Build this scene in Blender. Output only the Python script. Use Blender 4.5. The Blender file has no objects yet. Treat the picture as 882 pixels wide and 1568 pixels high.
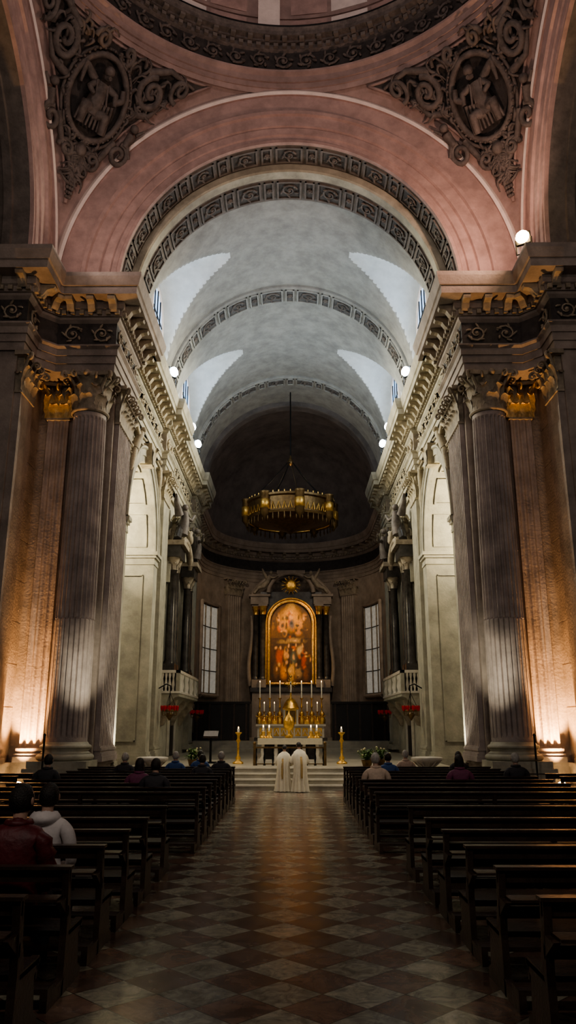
import bpy, math, random
from mathutils import Vector, Matrix
from mathutils import noise as NZ
random.seed(7)
pi=math.pi; sin=math.sin; cos=math.cos; sqrt=math.sqrt
SC=bpy.context.scene
# ------------------------------------------------------------ materials
def mat(name,col,rough=.65,metal=0.,ns=1.5,var=.25,bump=.15,bs=12.,emit=None,es=0.,col2=None,coat=0.):
    m=bpy.data.materials.new(name); m.use_nodes=True
    nt=m.node_tree; N=nt.nodes; L=nt.links; b=N['Principled BSDF']
    tc=N.new('ShaderNodeTexCoord')
    n=N.new('ShaderNodeTexNoise'); n.inputs['Scale'].default_value=ns; n.inputs['Detail'].default_value=8; n.inputs['Roughness'].default_value=.65
    L.new(tc.outputs['Object'],n.inputs['Vector'])
    r=N.new('ShaderNodeValToRGB')
    c2=col2 if col2 else tuple(min(1,c*(1+var)) for c in col)
    r.color_ramp.elements[0].position=.34; r.color_ramp.elements[1].position=.66
    r.color_ramp.elements[0].color=(*[c*(1-var) for c in col],1); r.color_ramp.elements[1].color=(*c2,1)
    L.new(n.outputs['Fac'],r.inputs['Fac']); L.new(r.outputs['Color'],b.inputs['Base Color'])
    b.inputs['Roughness'].default_value=rough; b.inputs['Metallic'].default_value=metal
    if coat: b.inputs['Coat Weight'].default_value=coat
    if bump>0:
        n2=N.new('ShaderNodeTexNoise'); n2.inputs['Scale'].default_value=bs; n2.inputs['Detail'].default_value=5
        L.new(tc.outputs['Object'],n2.inputs['Vector'])
        bp=N.new('ShaderNodeBump'); bp.inputs['Strength'].default_value=bump; bp.inputs['Distance'].default_value=.05
        L.new(n2.outputs['Fac'],bp.inputs['Height']); L.new(bp.outputs['Normal'],b.inputs['Normal'])
    if emit:
        b.inputs['Emission Color'].default_value=(*emit,1); b.inputs['Emission Strength'].default_value=es
    return m
M_rose=mat('rose_stone',(.42,.295,.27),ns=1.6,var=.2,bump=.2)
M_rose2=mat('rose_plaster',(.33,.24,.22),ns=1.2,var=.22)
M_white=mat('white_stucco',(.76,.68,.64),ns=2,var=.1)
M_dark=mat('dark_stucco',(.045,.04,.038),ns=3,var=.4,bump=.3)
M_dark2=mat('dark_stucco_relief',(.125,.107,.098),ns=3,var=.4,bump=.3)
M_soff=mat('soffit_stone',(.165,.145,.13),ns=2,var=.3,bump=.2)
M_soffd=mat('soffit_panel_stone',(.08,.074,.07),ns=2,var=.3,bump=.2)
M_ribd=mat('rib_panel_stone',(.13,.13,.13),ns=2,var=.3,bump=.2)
M_stone=mat('grey_stone',(.29,.245,.215),ns=1.1,var=.3,bump=.25)
M_stonel=mat('pale_stone',(.41,.39,.315),ns=1.3,var=.25,bump=.2)
M_stonem=mat('lit_entablature_stone',(.38,.355,.28),ns=1.3,var=.28,bump=.25)  # lighter copy of the entablature stone, choir lighting put into its colour
M_ornl=mat('lit_ornament_stone',(.40,.35,.25),ns=3,var=.35,bump=.3)  # ornament stone lightened the same way for the lit choir
M_col=mat('column_stone',(.35,.30,.28),ns=1.2,var=.28,bump=.25)
M_orn=mat('ornament_stone',(.30,.255,.195),ns=3,var=.35,bump=.3)
M_goldtint=mat('uplit_stone_gold_band',(.55,.38,.16),rough=.45,metal=.35,ns=3,var=.35,bump=.3)  # on capital leaves the warm uplight is in the colour; vestment band is gold
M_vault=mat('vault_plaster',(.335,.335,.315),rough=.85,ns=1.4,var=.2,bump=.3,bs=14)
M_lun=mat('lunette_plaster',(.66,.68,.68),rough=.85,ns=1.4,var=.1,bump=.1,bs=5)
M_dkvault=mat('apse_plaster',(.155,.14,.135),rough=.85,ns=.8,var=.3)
M_apse=mat('apse_stone',(.29,.24,.20),ns=1.2,var=.25,bump=.2)
M_wood=mat('dark_walnut',(.046,.028,.020),rough=.34,ns=6,var=.4,bump=.15,bs=30)
M_blackwood=mat('black_choir_wood',(.012,.010,.009),rough=.4,ns=3,var=.3)
M_gold=mat('gold_leaf',(.80,.48,.14),rough=.32,metal=.9,ns=5,var=.3,bump=.3,bs=25)
M_bronze=mat('bronze',(.20,.13,.06),rough=.42,metal=.85,ns=5,var=.35,bump=.3,bs=25)
M_darkmarble=mat('dark_marble',(.05,.045,.042),rough=.25,ns=2,var=.5,bump=0)
M_marble=mat('white_marble',(.66,.62,.54),rough=.3,ns=1.5,var=.15,bump=.05)
M_step=mat('step_marble',(.40,.37,.30),rough=.3,ns=1.5,var=.2,bump=.05)
M_iron=mat('black_iron',(.015,.015,.015),rough=.5,metal=.6,bump=0)
M_tin=mat('organ_pipe_tin',(.30,.28,.24),rough=.3,metal=.9,bump=0)
M_lamp=mat('lamp_glass',(1,1,1),bump=0,emit=(.80,.92,1.),es=90)
M_lampw=mat('lamp_glass_warm',(1,1,1),bump=0,emit=(1,.66,.30),es=80)
M_flame=mat('candle_flame',(1,.8,.5),bump=0,emit=(1,.6,.25),es=10)
M_red=mat('red_glass',(.30,.01,.012),rough=.35,ns=8,var=.3,bump=0,emit=(.9,.03,.03),es=.05)
M_wax=mat('candle_wax',(.8,.76,.66),rough=.5,var=.05,bump=0)
M_winb=mat('daylight_pane',(.5,.6,.7),rough=.2,bump=0,emit=(.35,.60,1.),es=1.6)
M_wing=mat('curtained_pane',(.4,.39,.36),rough=.5,ns=4,var=.25,bump=0,emit=(.85,.80,.70),es=.17)
M_leaf=mat('plant_leaf',(.07,.13,.03),rough=.5,ns=8,var=.4)
M_flower=mat('pale_flower',(.5,.45,.28),rough=.6,ns=8,var=.2)
M_skin=mat('skin',(.50,.31,.23),rough=.5,ns=8,var=.08,bump=.03)
M_hair=mat('dark_hair',(.022,.016,.012),rough=.5,ns=20,var=.4,bump=.4,bs=80)
M_hairg=mat('grey_hair',(.42,.39,.36),rough=.6,ns=20,var=.3,bump=.4,bs=80)
M_shoe=mat('shoe_leather',(.02,.018,.016),rough=.4)
M_robe=mat('white_vestment',(.76,.70,.56),rough=.75,ns=6,var=.07,bump=.15,bs=30)
M_jred=mat('dark_red_jacket',(.11,.012,.016),rough=.5,ns=8,var=.3,bump=.3)
M_jwhite=mat('white_hoodie',(.66,.60,.58),rough=.8,ns=8,var=.08,bump=.2)
M_jblack=mat('black_coat',(.035,.032,.038),rough=.7,ns=8,var=.2)
M_jblue=mat('blue_coat',(.04,.09,.24),rough=.7,ns=8,var=.2)
M_jbeige=mat('beige_coat',(.55,.42,.33),rough=.7,ns=8,var=.2)
M_jplum=mat('plum_coat',(.16,.04,.09),rough=.7,ns=8,var=.2)
M_trou=mat('dark_trousers',(.02,.022,.03),rough=.7,ns=8,var=.2)

def floor_material():
    m=bpy.data.materials.new('diamond_marble_tiles'); m.use_nodes=True
    nt=m.node_tree;N=nt.nodes;L=nt.links;b=N['Principled BSDF']
    tc=N.new('ShaderNodeTexCoord'); mp=N.new('ShaderNodeMapping')
    mp.inputs['Rotation'].default_value=(0,0,pi/4); s=1/.50
    mp.inputs['Scale'].default_value=(s,s,s); mp.inputs['Location'].default_value=(.0,.0,.5)
    L.new(tc.outputs['Object'],mp.inputs['Vector'])
    ck=N.new('ShaderNodeTexChecker'); ck.inputs['Scale'].default_value=1.0; L.new(mp.outputs['Vector'],ck.inputs['Vector'])
    def marb(c1,c2,sc):
        n=N.new('ShaderNodeTexNoise');n.inputs['Scale'].default_value=sc;n.inputs['Detail'].default_value=9;n.inputs['Distortion'].default_value=1.2;n.inputs['Roughness'].default_value=.72
        L.new(tc.outputs['Object'],n.inputs['Vector'])
        r=N.new('ShaderNodeValToRGB'); r.color_ramp.elements[0].position=.38; r.color_ramp.elements[1].position=.62
        r.color_ramp.elements[0].color=(*c1,1); r.color_ramp.elements[1].color=(*c2,1)
        L.new(n.outputs['Fac'],r.inputs['Fac']); return r.outputs['Color']
    L.new(marb((.14,.13,.10),(.37,.335,.255),4.5),ck.inputs['Color1'])
    L.new(marb((.085,.050,.037),(.21,.125,.088),2.8),ck.inputs['Color2'])
    wn=N.new('ShaderNodeVectorMath'); wn.operation='FLOOR'; L.new(mp.outputs['Vector'],wn.inputs[0])
    wh=N.new('ShaderNodeTexWhiteNoise'); wh.noise_dimensions='3D'; L.new(wn.outputs[0],wh.inputs['Vector'])
    mr0=N.new('ShaderNodeMapRange'); mr0.inputs['To Min'].default_value=.68; mr0.inputs['To Max'].default_value=1.15; L.new(wh.outputs['Value'],mr0.inputs['Value'])
    br=N.new('ShaderNodeTexBrick'); br.offset=0; br.inputs['Scale'].default_value=1; br.inputs['Mortar Size'].default_value=.012
    br.inputs['Brick Width'].default_value=1; br.inputs['Row Height'].default_value=1
    br.inputs['Color1'].default_value=(1,1,1,1);br.inputs['Color2'].default_value=(1,1,1,1);br.inputs['Mortar'].default_value=(.3,.27,.24,1)
    L.new(mp.outputs['Vector'],br.inputs['Vector'])
    mx=N.new('ShaderNodeMixRGB'); mx.blend_type='MULTIPLY'; mx.inputs['Fac'].default_value=1
    L.new(ck.outputs['Color'],mx.inputs['Color1']); L.new(br.outputs['Color'],mx.inputs['Color2'])
    mx2=N.new('ShaderNodeMixRGB'); mx2.blend_type='MULTIPLY'; mx2.inputs['Fac'].default_value=1
    L.new(mx.outputs['Color'],mx2.inputs['Color1']); L.new(mr0.outputs['Result'],mx2.inputs['Color2'])
    L.new(mx2.outputs['Color'],b.inputs['Base Color'])
    n=N.new('ShaderNodeTexNoise');n.inputs['Scale'].default_value=2.5;n.inputs['Detail'].default_value=6;L.new(tc.outputs['Object'],n.inputs['Vector'])
    mr=N.new('ShaderNodeMapRange'); mr.inputs['To Min'].default_value=.10; mr.inputs['To Max'].default_value=.36
    L.new(n.outputs['Fac'],mr.inputs['Value']); L.new(mr.outputs['Result'],b.inputs['Roughness'])
    bp=N.new('ShaderNodeBump'); bp.inputs['Strength'].default_value=.14; bp.inputs['Distance'].default_value=.03
    L.new(n.outputs['Fac'],bp.inputs['Height']); L.new(bp.outputs['Normal'],b.inputs['Normal'])
    return m
M_floor=floor_material()
def attr_material():
    m=bpy.data.materials.new('oil_painting'); m.use_nodes=True
    nt=m.node_tree;N=nt.nodes;b=N['Principled BSDF']
    a=N.new('ShaderNodeVertexColor'); a.layer_name='Col'
    nt.links.new(a.outputs['Color'],b.inputs['Base Color']); b.inputs['Roughness'].default_value=.5
    return m
M_paint=attr_material()

# ------------------------------------------------------------ mesh builder
ZA=18.4      # springing of the vaults
ZS=18.3      # nominal top of the order (scaled by KZ afterwards)
KZ=.967
STILT=.8
class MB:
    def __init__(s): s.v=[];s.f=[];s.m=[];s.s=[];s.mats=[];s.xf=None
    def mi(s,m):
        if m not in s.mats: s.mats.append(m)
        return s.mats.index(m)
    def add(s,vs,fs,m,sm=False):
        o=len(s.v); x=s.xf
        s.v+= [tuple(x(*p)) for p in vs] if x else [tuple(p) for p in vs]
        i=s.mi(m)
        for f in fs: s.f.append([a+o for a in f]); s.m.append(i); s.s.append(sm)
    def box(s,x0,x1,y0,y1,z0,z1,m):
        s.add([(x0,y0,z0),(x1,y0,z0),(x1,y1,z0),(x0,y1,z0),(x0,y0,z1),(x1,y0,z1),(x1,y1,z1),(x0,y1,z1)],
              [(0,3,2,1),(4,5,6,7),(0,1,5,4),(1,2,6,5),(2,3,7,6),(3,0,4,7)],m)
    def grid(s,rows,m,sm=True,close=False):
        nr=len(rows);nc=len(rows[0]);vs=[p for r in rows for p in r];fs=[]
        for i in range(nr-1):
            for j in range(nc if close else nc-1):
                k=(j+1)%nc; fs.append((i*nc+j,i*nc+k,(i+1)*nc+k,(i+1)*nc+j))
        s.add(vs,fs,m,sm)
    def lathe(s,prof,cx,cy,seg,m,sm=False,a0=0,a1=2*pi,cap=False):
        full=abs(a1-a0-2*pi)<1e-6; n=seg if full else seg+1
        rows=[[(cx+r*cos(a0+(a1-a0)*j/seg),cy+r*sin(a0+(a1-a0)*j/seg),z) for j in range(n)] for r,z in prof]
        s.grid(rows,m,sm,close=full)
    def tube(s,pts,rad,m,seg=6,sm=True):
        pts=[Vector(p) for p in pts]; n=len(pts); rows=[]; prev=None
        for i,p in enumerate(pts):
            d=(pts[min(i+1,n-1)]-pts[max(i-1,0)]); d=d.normalized() if d.length>1e-9 else Vector((0,0,1))
            if prev is None:
                a=d.cross(Vector((0,0,1)))
                if a.length<.1: a=d.cross(Vector((1,0,0)))
            else: a=prev-d*prev.dot(d)
            a.normalize(); b=d.cross(a); prev=a
            r=rad(i/(n-1)) if callable(rad) else rad
            rows.append([p+(a*cos(2*pi*j/seg)+b*sin(2*pi*j/seg))*r for j in range(seg)])
        s.grid(rows,m,sm,close=True)
        s.add(rows[0],[tuple(range(seg))],m); s.add(rows[-1],[tuple(range(seg))],m)
    def ball(s,c,r,m,n=10,k=6):
        rx,ry,rz=(r,r,r) if not isinstance(r,tuple) else r
        rows=[[(c[0]+rx*sin(pi*i/k)*cos(2*pi*j/n),c[1]+ry*sin(pi*i/k)*sin(2*pi*j/n),c[2]+rz*cos(pi*i/k)) for j in range(n)] for i in range(k+1)]
        s.grid(rows,m,True,close=True)
    def prism(s,poly,axis,a,b,m):
        def P(p,t):
            if axis=='x': return (t,p[0],p[1])
            if axis=='y': return (p[0],t,p[1])
            return (p[0],p[1],t)
        n=len(poly); vs=[P(p,a) for p in poly]+[P(p,b) for p in poly]
        fs=[tuple(range(n)),tuple(range(n,2*n))]+[(i,(i+1)%n,n+(i+1)%n,n+i) for i in range(n)]
        s.add(vs,fs,m)
    def arc(s,prof,plane,pos,c,zs,m,seg=64,mm=None,stilt=0,kz=1):
        for k in range(len(prof)-1):
            rows=[]
            for r,o in (prof[k],prof[k+1]):
                row=[]
                for j in range(-1,seg+2):
                    if j<0 or j>seg:
                        if stilt==0: continue
                        h=r*(1 if j<0 else -1); v=-stilt
                    else:
                        t=pi*j/seg; h=r*cos(t); v=r*sin(t)*kz
                    row.append((c+h,pos+o,zs+v) if plane=='y' else (pos+o,c+h,zs+v))
                rows.append(row)
            s.grid(rows,(mm[k] if mm and mm[k] else m),True)
    def mesh(s,name):
        me=bpy.data.meshes.new(name); me.from_pydata(s.v,[],s.f)
        for m in s.mats: me.materials.append(m)
        me.polygons.foreach_set('material_index',s.m); me.polygons.foreach_set('use_smooth',s.s)
        me.update(); return me
    def obj(s,name,kz=None):
        if kz: s.v=[(x,y,z*kz) for x,y,z in s.v]
        o=bpy.data.objects.new(name,s.mesh(name)); SC.collection.objects.link(o); return o
def inst(o,name,loc=(0,0,0)):
    n=bpy.data.objects.new(name,o.data); SC.collection.objects.link(n); n.location=loc; return n
def mirror(o,name):
    me=o.data.copy(); me.transform(Matrix.Scale(-1,4,Vector((1,0,0)))); me.flip_normals()
    n=bpy.data.objects.new(name,me); SC.collection.objects.link(n); return n
TR=[0]
def trim(mb,both=True,kz=KZ):
    TR[0]+=1; o=mb.obj('trim_%d'%TR[0],kz)
    if both: TR[0]+=1; mirror(o,'trim_%d'%TR[0])

# ------------------------------------------------------------ ornament helpers
def leaf(mb,base,out,side,h,w,curl,m):
    base=Vector(base);out=Vector(out);side=Vector(side);up=Vector((0,0,1)); rows=[]
    for i in range(8):
        t=i/7; zz=h*min(1,t*1.2)-h*.22*max(0,(t-.75)/.25)**1.5; oo=.04*h+curl*t**2.6
        ww=w*(.72+.4*sin(pi*t))*(1-.8*t**7)*(1+.16*cos(t*20))
        rows.append([base+up*zz+out*(oo+.10*w*(1-q*q)-(.05*w if abs(q)==.5 else 0))+side*(q*ww) for q in (-1,-.5,0,.5,1)])
    mb.grid(rows,m,True)
def volute(mb,base,out,h,reach,m,r=.05):
    base=Vector(base);out=Vector(out);up=Vector((0,0,1));pts=[]
    for i in range(6):
        t=i/5; pts.append(base+up*(h*t)+out*(reach*.75*t**2))
    c=pts[-1]+out*.17-up*.02
    for i in range(1,16):
        a=pi-i*.55; rr=.17*(1-i/18); pts.append(c+out*(rr*cos(a))+up*(rr*sin(a)))
    mb.tube(pts,lambda t:r*(1-.3*t),m,5)
def capital_round(mb,cx,cy,z0,h,r,m,m2):
    mb.lathe([(r*1.02,z0),(r*1.12,z0+.04),(r*1.12,z0+.09),(r*.98,z0+.12),(r*.95,z0+.5*h),(r*1.05,z0+.75*h),(r*1.3,z0+.88*h)],cx,cy,24,m,True)
    for k in range(8):
        a=k*pi/4; o=Vector((cos(a),sin(a),0));sd=Vector((-sin(a),cos(a),0))
        leaf(mb,Vector((cx,cy,z0+.1))+o*r*.98,o,sd,h*.38,r*.36,h*.17,m2)
        a+=pi/8; o=Vector((cos(a),sin(a),0));sd=Vector((-sin(a),cos(a),0))
        leaf(mb,Vector((cx,cy,z0+.1))+o*r*.96,o,sd,h*.64,r*.34,h*.20,m2)
        volute(mb,Vector((cx,cy,z0+.55*h))+o*r*.95,o,h*.30,(.30 if k%2==0 else .12)*h,m2,.05)
    for k in range(4):
        a=pi/4+k*pi/2; o=Vector((cos(a),sin(a),0)); volute(mb,Vector((cx,cy,z0+.5*h))+o*r*1.0,o,h*.38,r*.75,m2,.07)
        a=k*pi/2; mb.ball((cx+1.38*r*cos(a),cy+1.38*r*sin(a),z0+.93*h),.12,m2,8,5)
    poly=[]
    for k in range(4):
        a=pi/4+k*pi/2; c0=Vector((cos(a),sin(a)))*r*1.95; c1=Vector((cos(a+pi/2),sin(a+pi/2)))*r*1.95
        for i in range(9):
            t=i/9; p=c0.lerp(c1,t); nn=Vector((cos(a+pi/4),sin(a+pi/4))); p=p-nn*(.19*r*sin(pi*t)); poly.append((cx+p.x,cy+p.y))
    mb.prism(poly,'z',z0+.89*h,z0+h,m)
def pilaster(mb,c,n,w,p,z0,z1,m,mc,mo,nf=6,caph=1.5,baseh=.5):
    nx,ny=n; tx,ty=-ny,nx
    old=mb.xf
    mb.xf=lambda a,b,z:(c[0]+a*tx+b*nx,c[1]+a*ty+b*ny,z)
    hw=w/2
    for e,za,zb in ((.14,0,.35),(.11,.35,.55),(.05,.55,.7),(.08,.7,.88),(.03,.88,1)):
        mb.box(-hw-e,hw+e,-.05,p+e,z0+baseh*za,z0+baseh*zb,m)
    zs=z0+baseh; zc=z1-caph
    sec=[(-hw,-.05),(-hw,p)]
    if nf>0:
        fw=w/(nf+.35); g=fw*.3
        for i in range(nf):
            a0=-hw+.35*fw/2+i*fw+g/2; a1=a0+fw-g
            for q in range(6):
                t=q/5; sec.append((a0+(a1-a0)*t,p-.4*(a1-a0)*sin(pi*t)))
    sec+=[(hw,p),(hw,-.05)]
    mb.grid([[(a,b,z) for a,b in sec] for z in (zs,zc)],m,False)
    mb.box(-hw-.05,hw+.05,-.05,p+.05,zc,zc+.08,mc)
    mb.box(-hw+.02,hw-.02,-.05,p-.02,zc+.08,z1-.15,mc)
    mb.prism([(-hw-.22,-.05),(-hw-.24,p+.24),(-hw*.5,p+.14),(0,p+.11),(hw*.5,p+.14),(hw+.24,p+.24),(hw+.22,-.05)],'z',z1-.16*caph/1.5,z1,mc)
    mb.xf=old
    O=Vector((nx,ny,0));S=Vector((tx,ty,0));C=Vector((c[0],c[1],0))
    k=max(2,int(round(w/.42)))
    for i in range(k):
        a=-hw+w*(i+.5)/k
        leaf(mb,C+S*a+O*p+Vector((0,0,zc+.08)),O,S,caph*.38,w/k*.48,caph*.15,mo)
    for i in range(k+1):
        a=-hw+w*i/k
        leaf(mb,C+S*a+O*(p-.02)+Vector((0,0,zc+.08)),O,S,caph*.64,w/k*.45,caph*.19,mo)
        if 0<i<k: volute(mb,C+S*a+O*p+Vector((0,0,zc+.5*caph)),O,caph*.3,.12*caph,mo,.045)
    for sg in (-1,1):
        d=(O+S*sg).normalized()
        volute(mb,C+S*sg*hw*.9+O*p+Vector((0,0,zc+.48*caph)),d,caph*.36,.22*caph,mo,.06)
        if p>.2: leaf(mb,C+S*sg*hw+O*p*.5+Vector((0,0,zc+.08)),S*sg,O,caph*.45,.16,caph*.15,mo)
    mb.ball(tuple(C+O*(p+.14)+Vector((0,0,z1-.1*caph))),.11,mo,8,5)
def mitre(path):
    out=[]
    for i,p in enumerate(path):
        ns=[]
        for a,b in ((i-1,i),(i,i+1)):
            if a>=0 and b<len(path):
                d=Vector(path[b])-Vector(path[a]); d.normalize(); ns.append(Vector((d.y,-d.x)))
        out.append(ns[0] if len(ns)==1 else (ns[0]+ns[1])/(1+ns[0].dot(ns[1])))
    return out
def sweep(mb,prof,path,m,mm=None):
    mt=mitre(path)
    for k in range(len(prof)-1):
        rows=[[(path[i][0]+mt[i].x*o,path[i][1]+mt[i].y*o,z) for i in range(len(path))] for o,z in (prof[k],prof[k+1])]
        mb.grid(rows,(mm.get(k,m) if mm else m),False)
def rinceau(mb,fn,L,h,m,r=.045):
    n=max(1,int(round(L/(h*1.15)))); st=L/n
    for i in range(n):
        c=(i+.5)*st; sg=1 if i%2 else -1; R=min(h*.42,st*.42); pts=[]
        for q in range(15):
            t=q/14; a=sg*(pi*.9-t*9.05); rr=R*(1-.85*t)
            pts.append(fn(c+rr*cos(a),rr*sin(a),.04))
        mb.tube(pts,lambda t:r*(1-.4*t),m,5)
        mb.ball(fn(c,0,.05),r*1.7,m,6,4)
        for q in range(5):
            a=2*pi*q/5+i; p0=fn(c+R*.75*cos(a),R*.75*sin(a),.03); p1=fn(c+R*1.15*cos(a+.4),R*1.1*sin(a+.4),.10)
            mb.tube([p0,tuple((Vector(p0)+Vector(p1))/2),p1],lambda t:r*1.2*(1-.8*abs(t-.4)),m,4)
PROF=[(-1.4,14.8),(0,14.8),(0,15.1),(.05,15.1),(.05,15.4),(.1,15.4),(.1,15.65),(.2,15.74),(.2,15.8),(0,15.86),(0,16.75),(.1,16.86),(.12,16.95),(.2,16.95),(.2,17.17),(.28,17.22),(.28,17.5),(.82,17.5),(.82,17.78),(.88,17.82),(.97,18.15),(.98,18.3),(-.7,18.3)]
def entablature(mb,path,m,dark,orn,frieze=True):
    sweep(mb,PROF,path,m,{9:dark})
    mt=mitre(path)
    for i in range(len(path)-1):
        a=Vector(path[i]);b=Vector(path[i+1]);d=(b-a);L=d.length;d.normalize();n=Vector((d.y,-d.x))
        def cells(o,sp,w,f):
            qa=(a+mt[i]*o);qb=(b+mt[i+1]*o);LL=(qb-qa).dot(d)
            if LL<w: return
            k=max(1,int(LL/sp))
            for j in range(k): f(qa+d*(LL*(j+.5)/k))
        old=mb.xf
        def dent(q):
            mb.xf=lambda x,y,z:(q.x+d.x*x+n.x*y,q.y+d.y*x+n.y*y,z)
            mb.box(-.075,.075,-.02,.12,16.98,17.15,orn); mb.xf=old
        def modil(q):
            mb.xf=lambda x,y,z:(q.x+d.x*x+n.x*y,q.y+d.y*x+n.y*y,z)
            mb.prism([(-.02,17.49),(.48,17.49),(.5,17.42),(.46,17.34),(.34,17.33),(.22,17.28),(.12,17.12),(.05,17.05),(-.02,17.1)],'x',-.13,.13,orn)
            mb.xf=old
        cells(.2,.3,.2,dent); cells(.28,.72,.4,modil)
        if frieze and L>.8:
            rinceau(mb,lambda u,v,h:(a.x+d.x*u+n.x*h,a.y+d.y*u+n.y*h,16.3+v),L,.8,orn)

# ------------------------------------------------------------ floor and steps
mb=MB(); mb.add([(-22,-6,0),(22,-6,0),(22,70,0),(-22,70,0)],[(0,1,2,3)],M_floor); mb.obj('floor')
mb=MB()
for k in range(4):
    y=29.0+.38*k; mb.box(-6.2,6.2,y,29.0+.38*(k+1) if k<3 else 47.8,.0,.18*(k+1),M_step)
    mb.box(-6.2,6.2,y-.03,y+.1,.18*(k+1)-.045,.18*(k+1)+.002,M_marble)
mb.obj('presbytery_steps')
mb=MB()
for k in range(3): mb.box(-4.5+.3*k,4.5-.3*k,47.8+.35*k,49.5 if k==2 else 47.8+.35*(k+1),0,.72+.2*(k+1),M_step)
mb.box(-7.1,7.1,49.5,66.5,0,1.3,M_step)
mb.obj('floor_altar_platform')

# ------------------------------------------------------------ choir side walls
def arch_wall(mb,x0,x1,y0,y1,z0,z1,yc,r,zs,zb,m,ms,back=True,seg=24,kz=1.):
    for X in ((x0,x1) if back else (x0,)):
        q=lambda a,b,c,d:mb.add([(X,a,c),(X,b,c),(X,b,d),(X,a,d)],[(0,1,2,3)],m)
        q(y0,yc-r,z0,z1); q(yc+r,y1,z0,z1)
        if zb>z0: q(yc-r,yc+r,z0,zb)
        rows=[[(X,yc-r*cos(pi*j/seg),zs+kz*r*sin(pi*j/seg)) for j in range(seg+1)],[(X,yc-r*cos(pi*j/seg),z1) for j in range(seg+1)]]
        mb.grid(rows,m,False)
    prof=[(yc-r,zb)]+[(yc-r*cos(pi*j/seg),zs+kz*r*sin(pi*j/seg)) for j in range(seg+1)]+[(yc+r,zb)]
    mb.grid([[(x0,a,b) for a,b in prof],[(x1,a,b) for a,b in prof]],ms,True)
    if zb>z0: mb.add([(x0,yc-r,zb),(x1,yc-r,zb),(x1,yc+r,zb),(x0,yc+r,zb)],[(0,1,2,3)],ms)
mb=MB()
W=6.4; ARCH=((31.9,10.3,1.12),(42.4,9.6,1.0))
arch_wall(mb,W,8.1,28.7,37.8,0,ZS,31.9,3.0,10.3,0,M_stonel,M_stonel,kz=1.12)
arch_wall(mb,W,7.5,37.8,52,0,ZS,42.4,3.0,9.6,4.4,M_stonel,M_stonel,back=False)
mb.add([(7.5,39,4),(7.5,46,4),(7.5,46,13),(7.5,39,13)],[(0,1,2,3)],M_darkmarble)
for yc,zs,kz in ARCH:
    mb.arc([(3.0,.02),(3.0,-.14),(3.25,-.14),(3.25,-.19),(3.5,-.19),(3.56,-.26),(3.64,-.26),(3.64,.02)],'x',W,yc,zs,M_stonel,seg=40,kz=kz)
    za=zs+3*kz
    mb.prism([(yc-.28,za-.08),(yc+.28,za-.08),(yc+.4,za+.9),(yc-.4,za+.9)],'x',W-.42,W+.1,M_ornl)
    leaf(mb,(W-.42,yc,za-.05),(-1,0,0),(0,1,0),.85,.3,.25,M_ornl)
for yy in (28.9,34.9):
    s=1 if yy>30 else -1
    y0,y1=(yy,yy+.9) if s>0 else (yy-.35,yy)
    mb.box(W-.12,8.12,y0-.02,y1,.9,9.7,M_stonel)
    for (za,zb,e) in ((9.7,9.82,.04),(9.82,10.02,.02),(10.02,10.14,.1),(10.14,10.3,.17)):
        mb.box(W-.12-e,8.12,y0-e-.02,y1+(0 if s<0 else e),za,zb,M_stonel)
    for za,zb,e in ((0,.9,.14),(.9,1.02,.10),(1.02,1.15,.05)):
        mb.box(W-.12-e,8.12,y0-e-.02,y1+e,za,zb,M_stonel)
    if s>0:
        mb.box(6.75,6.8,yy-.08,yy,1.6,9.2,M_stonel); mb.box(7.75,7.8,yy-.08,yy,1.6,9.2,M_stonel)
        mb.box(6.75,7.8,yy-.08,yy,9.15,9.2,M_stonel); mb.box(6.75,7.8,yy-.08,yy,1.6,1.65,M_stonel)
for k in range(5):
    t0=pi*(k+.12)/5; t1=pi*(k+.88)/5
    for (ta,tb,xa,xb) in ((t0,t1,6.65,6.73),(t0,t1,7.77,7.85),(t0,t0+.03,6.65,7.85),(t1-.03,t1,6.65,7.85)):
        rows=[[(x,31.9-(3.0-h)*cos(ta+(tb-ta)*j/6),10.3+1.12*(3.0-h)*sin(ta+(tb-ta)*j/6)) for j in range(7)] for x,h in ((xa,0),(xa,.06),(xb,.06),(xb,0))]
        mb.grid(rows,M_stonel,False)
for (a,b) in ((28.8,35.2),(37.9,47.3)): mb.box(W-.1,W+.05,a,b,14.3,14.45,M_ornl)
for yc,zs,kz in ARCH:
    for sg in (-1,1):
        rinceau(mb,lambda u,v,h,sg=sg,yc=yc,zs=zs,kz=kz:(W-.02-h,yc+sg*(1.5+u),zs+3.4*kz-.45*u+v),1.9,.75,M_ornl,.065)
        q=lambda u,v,h:(W-.05-h,yc+sg*u,zs+2.6*kz+v)
        mb.tube([q(2.7,.2,.1),q(2.5,.7,.2),q(2.2,1.1,.25)],lambda t:.2-.06*t,M_ornl,8); mb.ball(q(2.05,1.3,.3),.13,M_ornl)
        mb.tube([q(2.7,.2,.1),q(3.0,-.3,.15),q(3.1,-.9,.1)],lambda t:.17-.09*t,M_ornl,7)
        mb.tube([q(2.4,.9,.15),q(2.9,1.2,.2),q(3.2,.9,.1)],lambda t:.15-.11*t,M_ornl,6)
        mb.tube([q(2.2,1.0,.25),q(1.7,.95,.35),q(1.3,1.1,.3)],lambda t:.07-.02*t,M_ornl,6)
wr=mb.obj('wall_right',KZ); mirror(wr,'wall_left')
mb=MB()
mb.box(12.0,12.3,26.5,38,0,15,M_stonel)
mb.box(8.1,12.2,37.2,37.5,0,15,M_stonel); mb.box(8.1,12.2,28.4,28.7,0,15,M_stonel)
mb.box(8.1,12.3,26.5,38,14.6,14.9,M_stonel)
mb.arc([(1.6,0),(1.6,-.15),(2.0,-.15),(2.0,0)],'x',12,31.9,7.5,M_marble,seg=24)
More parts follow.
